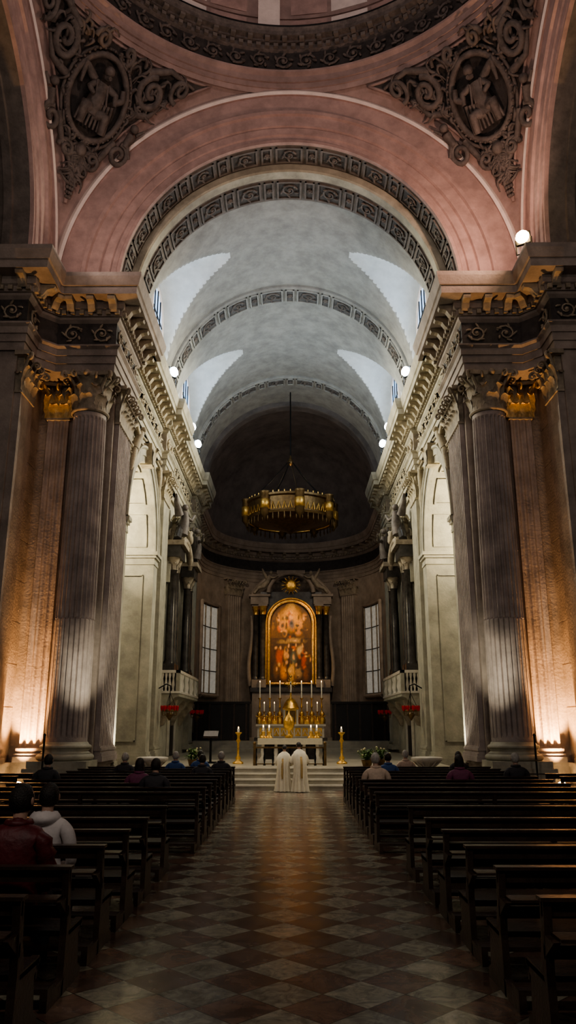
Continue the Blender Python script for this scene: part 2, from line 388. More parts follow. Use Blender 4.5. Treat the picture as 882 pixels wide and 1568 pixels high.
mb.box(11.85,12.0,29.9,30.3,0,7.5,M_marble); mb.box(11.85,12.0,33.5,33.9,0,7.5,M_marble)
r_=mb.obj('wall_chapel_right'); mirror(r_,'wall_chapel_left')
mb=MB()
mb.box(6.4,12,26.1,28.7,0,ZS,M_stone)
mb.box(9.1,12,23.4,26.1,0,ZS,M_stone)
for z0,z1,e in ((0,1.0,.12),(1.0,1.12,.18)):
    mb.box(6.4-e,12,26.1-e,28.7+.02,z0,z1,M_stone); mb.box(9.1-e,12,23.4-e,26.0,z0,z1,M_stone)
for k in range(9): mb.box(9.1-.012,9.15,24.72,26.1,1.5+k*1.42,1.5+k*1.42+1.38,M_stone)
p=mb.obj('wall_pier_right',KZ); mirror(p,'wall_pier_left')

# ------------------------------------------------------------ fluted columns
def column(cx,cy,name):
    mb=MB(); r=.66
    mb.box(cx-1.0,cx+1.0,cy-1.0,cy+.48,0,.16,M_stonel); mb.box(cx-.94,cx+.94,cy-.94,cy+.48,.16,.85,M_stonel)
    mb.box(cx-1.02,cx+1.02,cy-1.02,cy+.48,.85,.98,M_stonel); mb.box(cx-.92,cx+.92,cy-.92,cy+.48,.98,1.2,M_stonel)
    pr=[]
    def torus(z0,z1,ra):
        for i in range(7):
            t=-pi/2+pi*i/6; pr.append((ra+(z1-z0)/2*cos(t),(z0+z1)/2+(z1-z0)/2*sin(t)))
    torus(1.2,1.4,.80); pr.append((.78,1.41))
    for i in range(5):
        t=i/4; pr.append((.80-.07*sin(pi*t)-.03*t,1.42+.13*t))
    torus(1.56,1.69,.74); pr.append((.71,1.72)); pr.append((.68,1.78))
    mb.lathe(pr,cx,cy,40,M_stonel,True)
    nf=24; rows=[]; zc=13.3
    for z in (1.78,1.9,2.0,3,4,5,5.75,5.8,6.5,8,9.5,11,12.6,13.05,13.15,zc):
        t=(z-1.78)/(zc-1.78); R=r*(1-.13*t**1.6); row=[]
        if z in (1.78,1.9,13.15,zc): dep=0
        elif z<=5.75: dep=-.45
        else: dep=1
        for k in range(nf):
            for q in range(6):
                ph=q/6; f=sin(pi*min(1,max(0,(ph-.14)/.86)))
                dd=.065*f*dep if dep>0 else (-.010*(sin(pi*ph)**.5)+(.05 if q==0 else 0)) if dep<0 else 0
                a=2*pi*(k+ph)/nf; row.append((cx+(R-dd)*cos(a),cy+(R-dd)*sin(a),z))
        rows.append(row)
    mb.grid(rows,M_col,False,close=True)
    capital_round(mb,cx,cy,13.3,1.5,.60,M_orn,M_orn)
    return mb.obj(name,KZ)
c=column(7.12,25.62,'fluted_column'); mirror(c,'fluted_column.001')
mb=MB(); pilaster(mb,(6.4,27.35),(-1,0),2.0,.18,1.12,14.8,M_col,M_orn,M_orn,nf=8); trim(mb)
mb=MB(); pilaster(mb,(8.35,26.1),(0,-1),.75,.16,1.12,14.8,M_col,M_orn,M_goldtint,nf=3); trim(mb)  # plain stone leaves, coloured gold for the uplight's glow
mb=MB(); pilaster(mb,(9.1,24.1),(-1,0),1.15,.22,1.12,14.8,M_stone,M_orn,M_orn,nf=0); trim(mb)
mb=MB(); pilaster(mb,(6.4,36.9),(-1,0),1.6,.25,.9,14.8,M_stonel,M_ornl,M_ornl,nf=6); trim(mb)
mb=MB(); pilaster(mb,(6.4,48.5),(-1,0),1.8,.3,.9,14.8,M_stonel,M_ornl,M_ornl,nf=6); trim(mb)
mb=MB()
entablature(mb,[(6.4,52.0),(6.4,49.7),(6.1,49.7),(6.1,47.3),(6.4,47.3),(6.4,37.9),(6.12,37.9),(6.12,35.9),(6.4,35.9),(6.4,28.7)],M_stonem,M_orn,M_ornl)
trim(mb)
mb=MB()
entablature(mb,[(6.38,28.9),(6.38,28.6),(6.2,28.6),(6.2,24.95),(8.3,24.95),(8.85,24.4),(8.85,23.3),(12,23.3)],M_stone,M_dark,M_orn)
trim(mb)

# ------------------------------------------------------------ crossing arches
APROF=[(9.15,.02),(9.12,-.10),(9.05,-.16),(8.95,-.22),(8.84,-.16),(8.84,-.08),(8.05,-.08),(8.0,-.2),(7.85,-.2),(7.8,-.1),(7.35,-.1),(7.3,-.02),(7.25,-.06),(6.95,-.06),(6.9,0.0),(6.72,.0),(6.66,-.1),(6.52,-.12),(6.5,.02)]
AMM=[None,M_white,M_white,M_white,None,None,None,None,None,None,None,None,None,None,None,None,None,None]
def soffit_panels(mb,plane,pos,c,r,o0,o1,m,mp_,mo,n=13):
    a=.03; seq=[1.9 if i%2==0 else .9 for i in range(n)]
    k=(pi-.06)/sum(seq)
    def P(t,y,h):
        rr=r-h
        if plane=='y': return (c+rr*cos(t),pos+y,ZA+rr*sin(t))
        return (pos+y,c+rr*cos(t),ZA+rr*sin(t))
    for s_ in seq:
        b=a+s_*k; g=.012; ns=6
        def strip(t0,t1,y0,y1,h,mm):
            rows=[[P(t0+(t1-t0)*j/ns,y0,0) for j in range(ns+1)],[P(t0+(t1-t0)*j/ns,y0,h) for j in range(ns+1)],[P(t0+(t1-t0)*j/ns,y1,h) for j in range(ns+1)],[P(t0+(t1-t0)*j/ns,y1,0) for j in range(ns+1)]]
            mb.grid(rows,mm,False)
        strip(a+g,b-g,o0+.12,o0+.2,.07,m); strip(a+g,b-g,o1-.2,o1-.12,.07,m)
        strip(a+g,a+g+.012,o0+.12,o1-.12,.07,m); strip(b-g-.012,b-g,o0+.12,o1-.12,.07,m)
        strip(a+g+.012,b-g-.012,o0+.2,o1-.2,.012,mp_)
        yc=(o0+o1)/2; hh=(o1-o0)-.42; Lr=(b-a-2*g-.03)*r
        rinceau(mb,lambda u,v,h,a=a:P(a+g+.015+u/r,yc+v,h),Lr,hh,mo,.05)
        a=b
mb=MB()
mb.arc(APROF,'y',26.1,0,ZA,M_rose,seg=96,mm=AMM,stilt=STILT)
mb.arc([(6.5,.02),(6.5,1.1)],'y',26.1,0,ZA,M_soff,seg=96,stilt=STILT)
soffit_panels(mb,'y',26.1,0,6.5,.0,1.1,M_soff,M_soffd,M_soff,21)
mb.arc([(6.5,1.1),(6.45,1.06),(6.18,1.06),(6.12,1.12),(6.12,1.55)],'y',26.1,0,ZA,M_stonel,seg=96,stilt=STILT)
mb.arc([(6.12,1.55),(6.12,2.9),(6.3,2.9)],'y',26.1,0,ZA,M_soff,seg=96,stilt=STILT)
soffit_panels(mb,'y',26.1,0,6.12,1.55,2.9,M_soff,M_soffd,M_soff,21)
mb.obj('ceiling_crossing_arch')
mb=MB()
mb.arc(APROF,'x',9.1,16.9,ZA,M_rose,seg=96,mm=AMM,stilt=STILT)
mb.arc([(6.5,.02),(6.5,.6),(6.35,.62),(6.35,.9),(6.5,.92),(6.5,1.9),(6.35,1.92),(6.35,2.2),(6.5,2.25),(6.5,2.9),(7.5,2.9),(7.5,11)],'x',9.1,16.9,ZA,M_soff,seg=64,stilt=STILT)
mb.box(20,20.3,9,25,0,27,M_stone)
mb.box(12,20,24.3,24.6,0,ZS+.2,M_stone)
o=mb.obj('ceiling_transept_arch_right'); mirror(o,'ceiling_transept_arch_left')

# ------------------------------------------------------------ choir barrel vault with lunettes
VR=6.3
LUN=[(32.4,2.75,4.75),(42.3,3.3,4.75)]
def lun_h(x,y):
    best=-1
    for yc,w,hw in LUN:
        d=abs(y-yc); t=(VR-abs(x))/(VR-2.9)
        if t<0 or t>1.15: continue
        crown=hw+(5.62-hw)*min(1,t); ww=w*(1-.35*t)
        if d<ww: best=max(best,crown*(1-(d/ww)**2.2)**.5)
    return best
mb=MB()
n_=int((52-29)/.12); ys=[29+23*i/n_ for i in range(n_+1)]
NT=160; vs=[];fs=[];ml=[]
for y in ys:
    for j in range(NT+1):
        t=pi*j/NT; x=VR*cos(t); z=VR*sin(t); l=lun_h(x,y); vs.append((x,y,ZA+max(z,l)))
for i in range(len(ys)-1):
    for j in range(NT):
        t=pi*(j+.5)/NT; x=VR*cos(t); z=VR*sin(t); l=lun_h(x,(ys[i]+ys[i+1])/2)
        (ml if l>z else fs).append((i*(NT+1)+j,i*(NT+1)+j+1,(i+1)*(NT+1)+j+1,(i+1)*(NT+1)+j))
mb.add(vs,fs,M_vault,True)
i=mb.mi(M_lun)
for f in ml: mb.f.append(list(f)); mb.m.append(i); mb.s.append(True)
for s in (-1,1): mb.box(min(s*6.3,s*6.6),max(s*6.3,s*6.6),28.9,52,17.5,ZA,M_vault)
for y0,y1,r in ((36.1,37.6,6.14),(47.0,48.2,6.14)):
    mb.arc([(VR,y0),(r+.05,y0),(r,y0+.05),(r,y1-.05),(r+.05,y1),(VR,y1)],'y',0,0,ZA,M_vault,seg=80,stilt=STILT)
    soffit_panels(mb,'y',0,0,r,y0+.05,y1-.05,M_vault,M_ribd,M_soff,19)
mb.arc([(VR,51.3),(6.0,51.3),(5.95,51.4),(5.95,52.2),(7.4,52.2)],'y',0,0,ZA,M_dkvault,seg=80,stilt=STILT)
mb.obj('ceiling')
wi=1
for sx in (-1,1):
    for yc,w,hw in LUN:
        mb=MB(); n=20; X=sx*VR
        pts=[(yc-w+2*w*j/n) for j in range(n+1)]
        rw=w*.5; rows=[[(X,q,ZA-.1) for q in pts],[(X,q,ZA+max(.0,hw*max(0,1-(abs(q-yc)/w)**2.2)**.5)+.05) for q in pts]]
        mb.grid(rows,M_lun,False)
        xx=X-sx*.05
        ap=[(yc-rw,ZA+.5)]+[(yc-rw*cos(pi*j/16),ZA+2.4+rw*sin(pi*j/16)) for j in range(17)]+[(yc+rw,ZA+.5)]
        mb.add([(xx,a,b) for a,b in ap],[tuple(range(len(ap)))],M_winb)
        for k in range(-1,2): mb.box(xx-.05,xx+.05,yc+k*rw*.5-.03,yc+k*rw*.5+.03,ZA+.5,ZA+2.4+rw*(.95 if k==0 else .8),M_iron)
        for z in (1.2,2.4): mb.box(xx-.05,xx+.05,yc-rw,yc+rw,ZA+z-.03,ZA+z+.03,M_iron)
        mb.tube([(xx,a,b) for a,b in ap],.11,M_white,6)
        mb.obj('window_%d'%wi); wi+=1

# ------------------------------------------------------------ dome, drum and pendentives
CY=16.9; Rs=sqrt(2)*9.1
mb=MB()
mb.lathe([(9.12,27.3),(9.05,27.5),(9.0,27.5),(9.0,27.75),(8.93,27.75),(8.93,28.02),(8.78,28.12),(8.76,28.2)],0,CY,128,M_rose2)
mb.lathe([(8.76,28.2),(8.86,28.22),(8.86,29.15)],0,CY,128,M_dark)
mb.lathe([(8.86,29.15),(8.74,29.22),(8.74,29.42),(8.6,29.46),(8.6,29.54),(8.36,29.56),(8.34,29.72),(8.26,29.86),(8.62,29.87)],0,CY,128,M_dark2)
mb.lathe([(8.3,29.87),(8.28,29.95),(8.3,30.0),(8.34,30.0)],0,CY,128,M_iron)
mb.lathe([(8.62,29.87),(8.62,30.6),(8.55,30.6),(8.55,30.75),(8.62,30.75),(8.62,36.0),(8.2,36.3)],0,CY,128,M_rose2)
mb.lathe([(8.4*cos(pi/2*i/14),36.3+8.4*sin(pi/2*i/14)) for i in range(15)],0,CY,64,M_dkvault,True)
rinceau(mb,lambda u,v,h:((8.86-h)*cos(u/8.8),CY+(8.86-h)*sin(u/8.8),28.68+v),2*pi*8.8,.85,M_dark2,.065)
for k in range(150):
    a=2*pi*k/150; mb.xf=lambda x,y,z,a=a:((8.74-y)*cos(a)-x*sin(a),CY+(8.74-y)*sin(a)+x*cos(a),z)
    mb.box(-.09,.09,-.02,.14,29.24,29.4,M_soff)
    if k%2==0: mb.box(-.1,.1,.14,.36,29.44,29.56,M_soff)
for k in range(32):
    a=2*pi*(k+.5)/32; mb.xf=lambda x,y,z,a=a:((8.62-y)*cos(a)-x*sin(a),CY+(8.62-y)*sin(a)+x*cos(a),z)
    if k%4==0: mb.box(-.45,.45,0,.22,29.9,35.5,M_white)
    else:
        for (z0,z1) in ((29.95,30.55),(30.85,31.9),(32.0,33.2)): mb.box(-.76,.76,0,.05,z0,z1,M_rose if k%2 else M_white)
mb.xf=None
mb.obj('ceiling_dome')
def sph(az0,sg):
    def f(a,b,h):
        R=Rs-h; b=max(-.0,b); rho=sqrt(max(.1,R*R-b*b)); az=az0+sg*a/rho
        return (rho*cos(az),CY+rho*sin(az),ZA+b)
    return f
def pend(az0,sg,name,ornate):
    mb=MB()
    def region(m_,b0,b1,off,mt,n=30):
        rows=[]
        for i in range(n+1):
            b=b0+(b1-b0)*i/n; rho=sqrt(Rs*Rs-b*b); q=(9.1-m_)/rho
            dl=max(.0005,pi/4-math.acos(min(1,q))); R2=rho-off
            rows.append([(R2*cos(az0+dl*(2*j/24-1)),CY+R2*sin(az0+dl*(2*j/24-1)),ZA+b) for j in range(25)])
        mb.grid(rows,mt,True); return rows
    region(0,0,9.1,0,M_rose2)
    if ornate:
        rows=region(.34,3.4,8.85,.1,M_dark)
        edge=[r[0] for r in rows]+rows[-1][1:]+[r[-1] for r in rows[::-1]]
        mb.tube(edge,.06,M_rose2,6)
        F=sph(az0,sg); cb=7.05
        def ring(ra,rb,h,r,m,n=36,seg=7):
            mb.tube([F(ra*cos(2*pi*i/n),cb+rb*sin(2*pi*i/n),h) for i in range(n+1)],r,m,seg)
        ring(1.15,1.3,.22,.13,M_dark2); ring(1.35,1.52,.16,.07,M_dark2)
        for i in range(40):
            t=2*pi*i/40; mb.ball(F(1.25*cos(t),cb+1.42*sin(t),.3),.06,M_dark2,6,4)
        def T(pts,r0,r1,seg=8):
            n=10; P=[]
            for i in range(n+1):
                t=i/n*(len(pts)-1); k=min(int(t),len(pts)-2); u=t-k
                q=[pts[k][j]*(1-u)+pts[k+1][j]*u for j in range(3)]; P.append(F(q[0],cb+q[1],q[2]))
            mb.tube(P,lambda t:r0+(r1-r0)*t,M_dark2,seg)
        T([(.1,-.5,.25),(.05,0,.35),(0,.45,.3)],.38,.27); mb.ball(F(-.05,cb+.78,.42),.2,M_dark2,12,8)
        T([(-.05,.62,.38),(-.1,.5,.58)],.14,.08)
        T([(.2,.4,.35),(.5,.1,.45),(.3,-.15,.6)],.15,.08); T([(-.2,.4,.35),(-.55,.2,.5),(-.6,-.15,.55)],.15,.08)
        T([(.1,-.45,.35),(.5,-.5,.6),(.45,-1.0,.4)],.23,.13); T([(-.05,-.5,.35),(-.4,-.6,.6),(-.5,-1.05,.4)],.23,.13)
        for k in range(9): T([(.55-.14*k,-.4+.03*k,.5),(.66-.165*k,-1.0,.42-.01*k)],.075,.05,5)
        for k in range(4): T([(.3-.15*k,.35,.48),(.15-.15*k,-.3,.58)],.06,.04,5)
        T([(.35,.5,.25),(.85,.75,.3),(.8,.2,.25)],.18,.06); T([(-.6,.0,.5),(-.85,.15,.5),(-.8,.5,.4)],.13,.1)
        def scroll(ca,cbb,R,d,a0,turns=1.6,r=.12):
            mb.tube([F(ca+R*(1-.8*i/26)*cos(a0+d*turns*2*pi*i/26),cbb+R*(1-.8*i/26)*sin(a0+d*turns*2*pi*i/26),.2+.12*i/26) for i in range(27)],lambda t:r*(1-.35*t),M_dark2,7)
        for s in (-1,1):
            scroll(s*1.9,7.95,.55,s,pi/2,1.6,.15)
            scroll(s*1.45,5.75,.42,-s,pi/2,1.5,.13); scroll(s*2.9,8.35,.36,-s,-pi/2,1.4,.11)
            scroll(s*.55,5.15,.33,s,0,1.4,.1); scroll(s*.55,8.6,.3,s,0,1.3,.11)
            T([(s*1.5,1.5,.15),(s*2.3,1.75,.2),(s*3.4,1.55,.15)],.18,.06); T([(s*1.4,.2,.15),(s*2.1,.3,.2),(s*2.5,.9,.15)],.17,.06)
            T([(s*1.2,-.9,.15),(s*.8,-1.7,.2),(s*.1,-2.4,.2)],.15,.08)
            mb.ball(F(s*1.75,6.75,.3),.18,M_dark2,10,6); T([(s*1.75,-.5,.25),(s*1.6,-.95,.25)],.18,.13); T([(s*1.7,-.9,.25),(s*1.9,-1.3,.3)],.1,.06); T([(s*1.9,-.45,.25),(s*2.15,-.25,.3)],.08,.05)
        mb.ball(F(0,5.35,.25),(.24,.24,.28),M_dark2,12,8)
        for k in range(9):
            b=4.95-.17*k; ww=.42-.035*k
            for s in (-1,0,1): mb.ball(F(s*ww*.5,b,.2),.12-.006*k,M_dark2,7,5)
        rnd=random.Random(5)
        for k in range(300):
            b=3.6+5.1*rnd.random()**.8; rho=sqrt(Rs*Rs-b*b); dl=(pi/4-math.acos(min(1,8.72/rho)))*rho
            if dl<.12: continue
            a=(rnd.random()*2-1)*(dl-.1)
            if ((a/1.3)**2+((b-cb)/1.45)**2)<1: continue
            an=rnd.random()*2*pi; ll=.28+.32*rnd.random(); cv=rnd.choice((-1,1))*1.6
            mb.tube([F(a+ll*i/5*cos(an+cv*i/5),b+ll*i/5*sin(an+cv*i/5),.1+.18*sin(pi*i/5)) for i in range(6)],lambda t:.095*(1-.75*t),M_dark2,5)
    mb.obj(name)
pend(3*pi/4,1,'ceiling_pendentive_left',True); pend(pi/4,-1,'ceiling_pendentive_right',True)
pend(5*pi/4,1,'ceiling_pendentive_rear_left',False); pend(7*pi/4,1,'ceiling_pendentive_rear_right',False)

# ------------------------------------------------------------ apse
mb=MB(); AR=7.2; AY=60.0
pp=[(AR,52.0),(AR,AY)]+[(AR*cos(pi*j/36),AY+AR*sin(pi*j/36)) for j in range(1,36)]+[(-AR,AY),(-AR,52.0)]
mb.grid([[(x,y,z) for x,y in pp] for z in (0,18.6)],M_apse,False)
for s in (-1,1): mb.add([(s*6.4,52,0),(s*7.2,52,0),(s*7.2,52,18.6),(s*6.4,52,18.6)],[(0,1,2,3)],M_apse)
mb.obj('wall_back')
mb=MB()
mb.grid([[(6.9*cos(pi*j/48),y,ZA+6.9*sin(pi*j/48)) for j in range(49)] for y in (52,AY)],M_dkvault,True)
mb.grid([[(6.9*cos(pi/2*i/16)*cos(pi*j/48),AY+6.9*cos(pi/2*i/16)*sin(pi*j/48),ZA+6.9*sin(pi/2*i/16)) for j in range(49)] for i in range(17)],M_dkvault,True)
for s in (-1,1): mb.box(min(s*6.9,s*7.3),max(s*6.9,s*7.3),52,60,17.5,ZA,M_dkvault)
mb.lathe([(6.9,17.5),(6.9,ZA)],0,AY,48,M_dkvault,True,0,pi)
mb.obj('ceiling_apse')
mb=MB()
entablature(mb,[(-7.15,52.0),(-7.15,AY)]+[(-7.15*cos(pi*j/18),AY+7.15*sin(pi*j/18)) for j in range(1,18)]+[(7.15,AY),(7.15,52.0)],M_apse,M_dark,M_orn,False)
trim(mb,False)
for a in (45,135):
    a=math.radians(a); mb=MB(); pilaster(mb,(7.15*cos(a),AY+7.15*sin(a)),(-cos(a),-sin(a)),1.5,.35,1.35,14.8,M_apse,M_apse,M_orn,nf=6)
    trim(mb,False)
for s in (0,1):
    mb=MB(); a0,a1=math.radians(3),math.radians(30)
    if s: a0,a1=pi-a1,pi-a0
    z0,z1=4.7,11.6; n=8
    P=lambda t,r,z:(r*cos(a0+(a1-a0)*t),AY+r*sin(a0+(a1-a0)*t),z)
    mb.grid([[P(j/60,7.05-.03*cos(j*1.3),z) for j in range(61)] for z in (z0,z1)],M_wing,True)
    for t in (.0,.33,.66,1.0): mb.tube([P(t,6.97,z0),P(t,6.97,z1)],.06,M_orn,4)
    for k in range(5): mb.tube([P(j/n,6.97,z0+(z1-z0)*k/4) for j in range(n+1)],.04,M_iron,4)
    mb.tube([P(-.07,6.98,z0-.15)]+[P(-.07,6.98,z1+.15)]+[P(j/n,6.98,z1+.15) for j in range(n+1)]+[P(1.07,6.98,z1+.15),P(1.07,6.98,z0-.15)],.16,M_apse,4)
    mb.tube([P(j/n,6.95,z0-.2) for j in range(n+1)],.2,M_apse,4)
    mb.obj('window_%d'%wi); wi+=1
mb=MB()
sp=[(6.8,52.2),(6.8,AY)]+[(6.8*cos(pi*j/24),AY+6.8*sin(pi*j/24)) for j in range(1,8)]
for s in (1,-1):
    q=[(s*x,y) for x,y in sp]
    if s>0: q=q[::-1]
    sweep(mb,[(0,1.3),(.5,1.3),(.5,1.75),(.12,1.8),(.12,3.1),(.3,3.15),(.34,3.35),(.0,3.4)],q,M_blackwood)
    mt=mitre(q)
    for i,p_ in enumerate(q):
        w_=Vector(p_)+mt[i]*.3; mb.box(w_.x-.06,w_.x+.06,w_.y-.06,w_.y+.06,1.3,3.3,M_blackwood)
    mb.box(min(s*2.7,s*6.3),max(s*2.7,s*6.3),52.0,52.3,1.3,3.6,M_blackwood)
    mb.box(min(s*2.6,s*6.35),max(s*2.6,s*6.35),51.9,52.4,3.6,3.75,M_blackwood)
    for k in range(5): mb.box(s*(2.9+.8*k)-.06,s*(2.9+.8*k)+.06,51.92,52.0,1.3,3.6,M_wood)
mb.obj('choir_stalls')

# ------------------------------------------------------------ altarpiece
RY=64.9
mb=MB()
mb.box(-3.2,3.2,RY,RY+1.0,1.3,4.9,M_apse); mb.box(-3.35,3.35,RY-.15,RY+1.0,4.9,5.25,M_darkmarble)
mb.box(-2.6,2.6,RY+.1,RY+1.0,5.2,13.2,M_darkmarble)
for s in (-1,1):
    for x in (2.35,2.95):
        y=RY+ (.0 if x<2.5 else .25)
        mb.box(s*x-.3,s*x+.3,y-.3,y+.5,5.25,5.9,M_apse)
        mb.lathe([(.32,5.9),(.32,6.0),(.27,6.08),(.25,6.15),(.25,8.5),(.22,11.2),(.27,11.25)],s*x,y,16,M_darkmarble,True)
        mb.lathe([(.22,11.25),(.24,11.5),(.36,11.85),(.38,11.95)],s*x,y,12,M_gold,True)
        for k in range(8):
            a=k*pi/4; leaf(mb,(s*x+.22*cos(a),y+.22*sin(a),11.25),(cos(a),sin(a),0),(-sin(a),cos(a),0),.4,.08,.12,M_gold)
        mb.box(s*x-.38,s*x+.38,y-.35,y+.5,11.95,12.1,M_apse)
    mb.box(s*2.65-.75,s*2.65+.75,RY-.3,RY+1.0,12.1,12.75,M_apse); mb.box(s*2.65-.9,s*2.65+.9,RY-.45,RY+1.0,12.75,12.95,M_apse)
    pts=[(s*(3.3-1.75*t),RY-.05,12.95+1.5*sin(pi/2*t)) for t in [i/10 for i in range(11)]]
    mb.tube(pts,.2,M_apse,6); mb.tube([(x,y-.12,z-.25) for x,y,z in pts],.08,M_gold,6)
    mb.tube([(s*(3.4+.12*sin(6*t)),RY+.3,5.4+5.8*t) for t in [i/20 for i in range(21)]],lambda t:.2-.08*t,M_apse,6)
    mb.tube([(s*2.4,RY-.3,13.6),(s*2.0,RY-.35,14.0),(s*1.75,RY-.4,14.5)],lambda t:.26-.08*t,M_orn,8); mb.ball((s*1.68,RY-.4,14.78),.16,M_orn)
    mb.tube([(s*2.4,RY-.3,13.6),(s*2.8,RY-.4,13.45),(s*3.1,RY-.45,13.0)],lambda t:.2-.1*t,M_orn,7)
    mb.tube([(s*1.9,RY-.3,14.2),(s*2.3,RY-.1,14.8),(s*2.45,RY,15.2)],lambda t:.2-.14*t,M_orn,6)
    mb.tube([(s*1.75,RY-.4,14.35),(s*1.4,RY-.6,14.3),(s*1.1,RY-.6,14.5)],lambda t:.09-.03*t,M_orn,6)
mb.tube([(1.9*cos(pi*i/16),RY-.15,13.1+1.7*sin(pi*i/16)) for i in range(17)],.2,M_apse,6)
mb.box(-1.2,1.2,RY-.3,RY+1.0,14.7,15.0,M_apse)
mb.ball((0,RY-.4,13.7),(.5,.2,.55),M_gold,16,8)
for k in range(14):
    a=2*pi*k/14; mb.tube([(.5*cos(a),RY-.35,13.7+.5*sin(a)),(.85*cos(a),RY-.35,13.7+.8*sin(a))],lambda t:.06-.04*t,M_gold,4)
PW,PZ0,PZS=1.75,5.65,10.55
def archpts(w,z0,zs,n=20): return [(-w,z0)]+[(-w*cos(pi*j/n),zs+w*sin(pi*j/n)) for j in range(n+1)]+[(w,z0)]
for w,r,y in ((1.87,.14,-.12),(2.08,.08,-.1),(1.78,.06,-.2)):
    mb.tube([(x,RY+y,z) for x,z in archpts(w,PZ0-.1,PZS)]+[(-w,RY+y,PZ0-.1)],r,M_gold,6)
ap=archpts(2.05,PZ0-.2,PZS); mb.add([(x,RY+.02,z) for x,z in ap],[tuple(range(len(ap)))],M_gold)
mb.obj('altarpiece')
rnd=random.Random(3)
blobs=[(0,.93,.22,.08,(.95,.62,.2)),(0,.80,.5,.17,(.80,.42,.11)),(-.05,.80,.10,.09,(.50,.06,.03)),(.05,.73,.14,.07,(.06,.10,.22)),(.0,.87,.05,.035,(.8,.5,.3)),
(-.45,.70,.16,.06,(.75,.38,.2)),(-.3,.62,.12,.05,(.8,.42,.18)),(.45,.72,.15,.07,(.7,.36,.16)),(.35,.62,.16,.05,(.65,.30,.12)),(-.6,.80,.1,.06,(.6,.3,.12)),(.65,.82,.1,.05,(.6,.3,.14)),
(.2,.52,.5,.03,(.50,.34,.18)),(-.3,.5,.35,.025,(.36,.24,.12)),
(-.55,.30,.16,.11,(.60,.13,.04)),(-.25,.36,.1,.08,(.85,.45,.18)),(.1,.30,.13,.1,(.10,.15,.14)),(.42,.38,.15,.07,(.75,.55,.32)),(.6,.28,.13,.12,(.5,.10,.04)),
(-.7,.15,.15,.1,(.2,.10,.04)),(-.35,.14,.16,.1,(.8,.36,.08)),(.05,.13,.15,.12,(.85,.5,.18)),(.35,.12,.16,.07,(.5,.34,.2)),(.7,.1,.13,.08,(.25,.1,.04)),
(-.5,.43,.05,.03,(.85,.5,.3)),(-.1,.45,.05,.03,(.85,.5,.3)),(.25,.46,.05,.03,(.85,.5,.3)),(.55,.45,.05,.03,(.8,.5,.3)),(-.2,.25,.05,.03,(.85,.5,.3)),(.25,.22,.05,.03,(.85,.5,.3))]
for k in range(80): blobs.append((rnd.uniform(-.9,.9),rnd.choice((rnd.uniform(.05,.45),rnd.uniform(.5,.85))),rnd.uniform(.03,.09),rnd.uniform(.012,.035),rnd.choice(((.85,.5,.28),(.08,.04,.02),(.6,.16,.05),(.9,.6,.25),(.03,.03,.03),(.3,.15,.06),(.05,.03,.02),(.12,.06,.03)))))
nx,nz=70,130; vs=[];cols=[];fs=[]; H=PZS+PW-PZ0
for i in range(nz+1):
    for j in range(nx+1):
        v=i/nz; u=2*j/nx-1; z=PZ0+H*v
        half=PW if z<PZS else sqrt(max(0,PW*PW-(z-PZS)**2))
        vs.append((u*half,RY-.04,z))
        uu=u*half/PW+.05*NZ.noise(Vector((u*5,v*9,1))); vv=v+.02*NZ.noise(Vector((u*5,v*9,7)))
        g=.5+.5*NZ.noise(Vector((uu*3,vv*6,3)))
        c=Vector((.20,.10,.035))*g*(1.2 if v>.55 else .7)
        for bx,bz,rx,rz,bc in blobs:
            d=((uu-bx)/rx)**2+((vv-bz)/rz)**2
            if d<2.2: c=c.lerp(Vector(bc),min(1,math.exp(-d*d*1.2))*.9)
        c*= .8*(1+.4*NZ.noise(Vector((u*22,v*40,5))))
        cols.append((max(0,c.x),max(0,c.y*.92),max(0,c.z*.8),1))
for i in range(nz):
    for j in range(nx): a=i*(nx+1)+j; fs.append((a,a+1,a+nx+2,a+nx+1))
me=bpy.data.meshes.new('altar_painting'); me.from_pydata(vs,[],fs); ca=me.color_attributes.new('Col','FLOAT_COLOR','POINT')
for i,c_ in enumerate(cols): ca.data[i].color=c_
me.materials.append(M_paint); o=bpy.data.objects.new('altar_painting',me); SC.collection.objects.link(o)

# ------------------------------------------------------------ high altar
def candlestick(mb,x,y,z,h,m,candle=.9):
    mb.lathe([(.16,z),(.16,z+.05),(.06,z+.12),(.09,z+.22),(.04,z+.3),(.035,z+h*.45),(.08,z+h*.5),(.035,z+h*.56),(.03,z+h*.9),(.1,z+h*.97),(.11,z+h)],x,y,10,m,True)
    mb.lathe([(.04,z+h),(.04,z+h+candle),(.0,z+h+candle)],x,y,8,M_wax,True)
    mb.ball((x,y,z+h+candle+.05),(.025,.025,.06),M_flame,6,4)
mb=MB(); HY=50.3
mb.box(-2.3,2.3,HY,HY+1.2,1.3,1.5,M_darkmarble); mb.box(-2.1,2.1,HY+.05,HY+1.1,1.5,2.2,M_marble); mb.box(-2.2,2.2,HY-.05,HY+1.2,2.2,2.32,M_marble)
mb.box(-2.1,2.1,HY+.55,HY+1.2,2.32,2.55,M_gold); mb.box(-2.1,2.1,HY+.85,HY+1.2,2.55,2.8,M_gold)
for k in range(9):
    x=-1.8+.45*k; mb.box(x-.17,x+.17,HY+.02,HY+.06,1.6,2.1,M_gold)
    mb.tube([(x-.12,HY,1.7),(x,HY-.02,2.0),(x+.12,HY,1.7)],.03,M_marble,5)
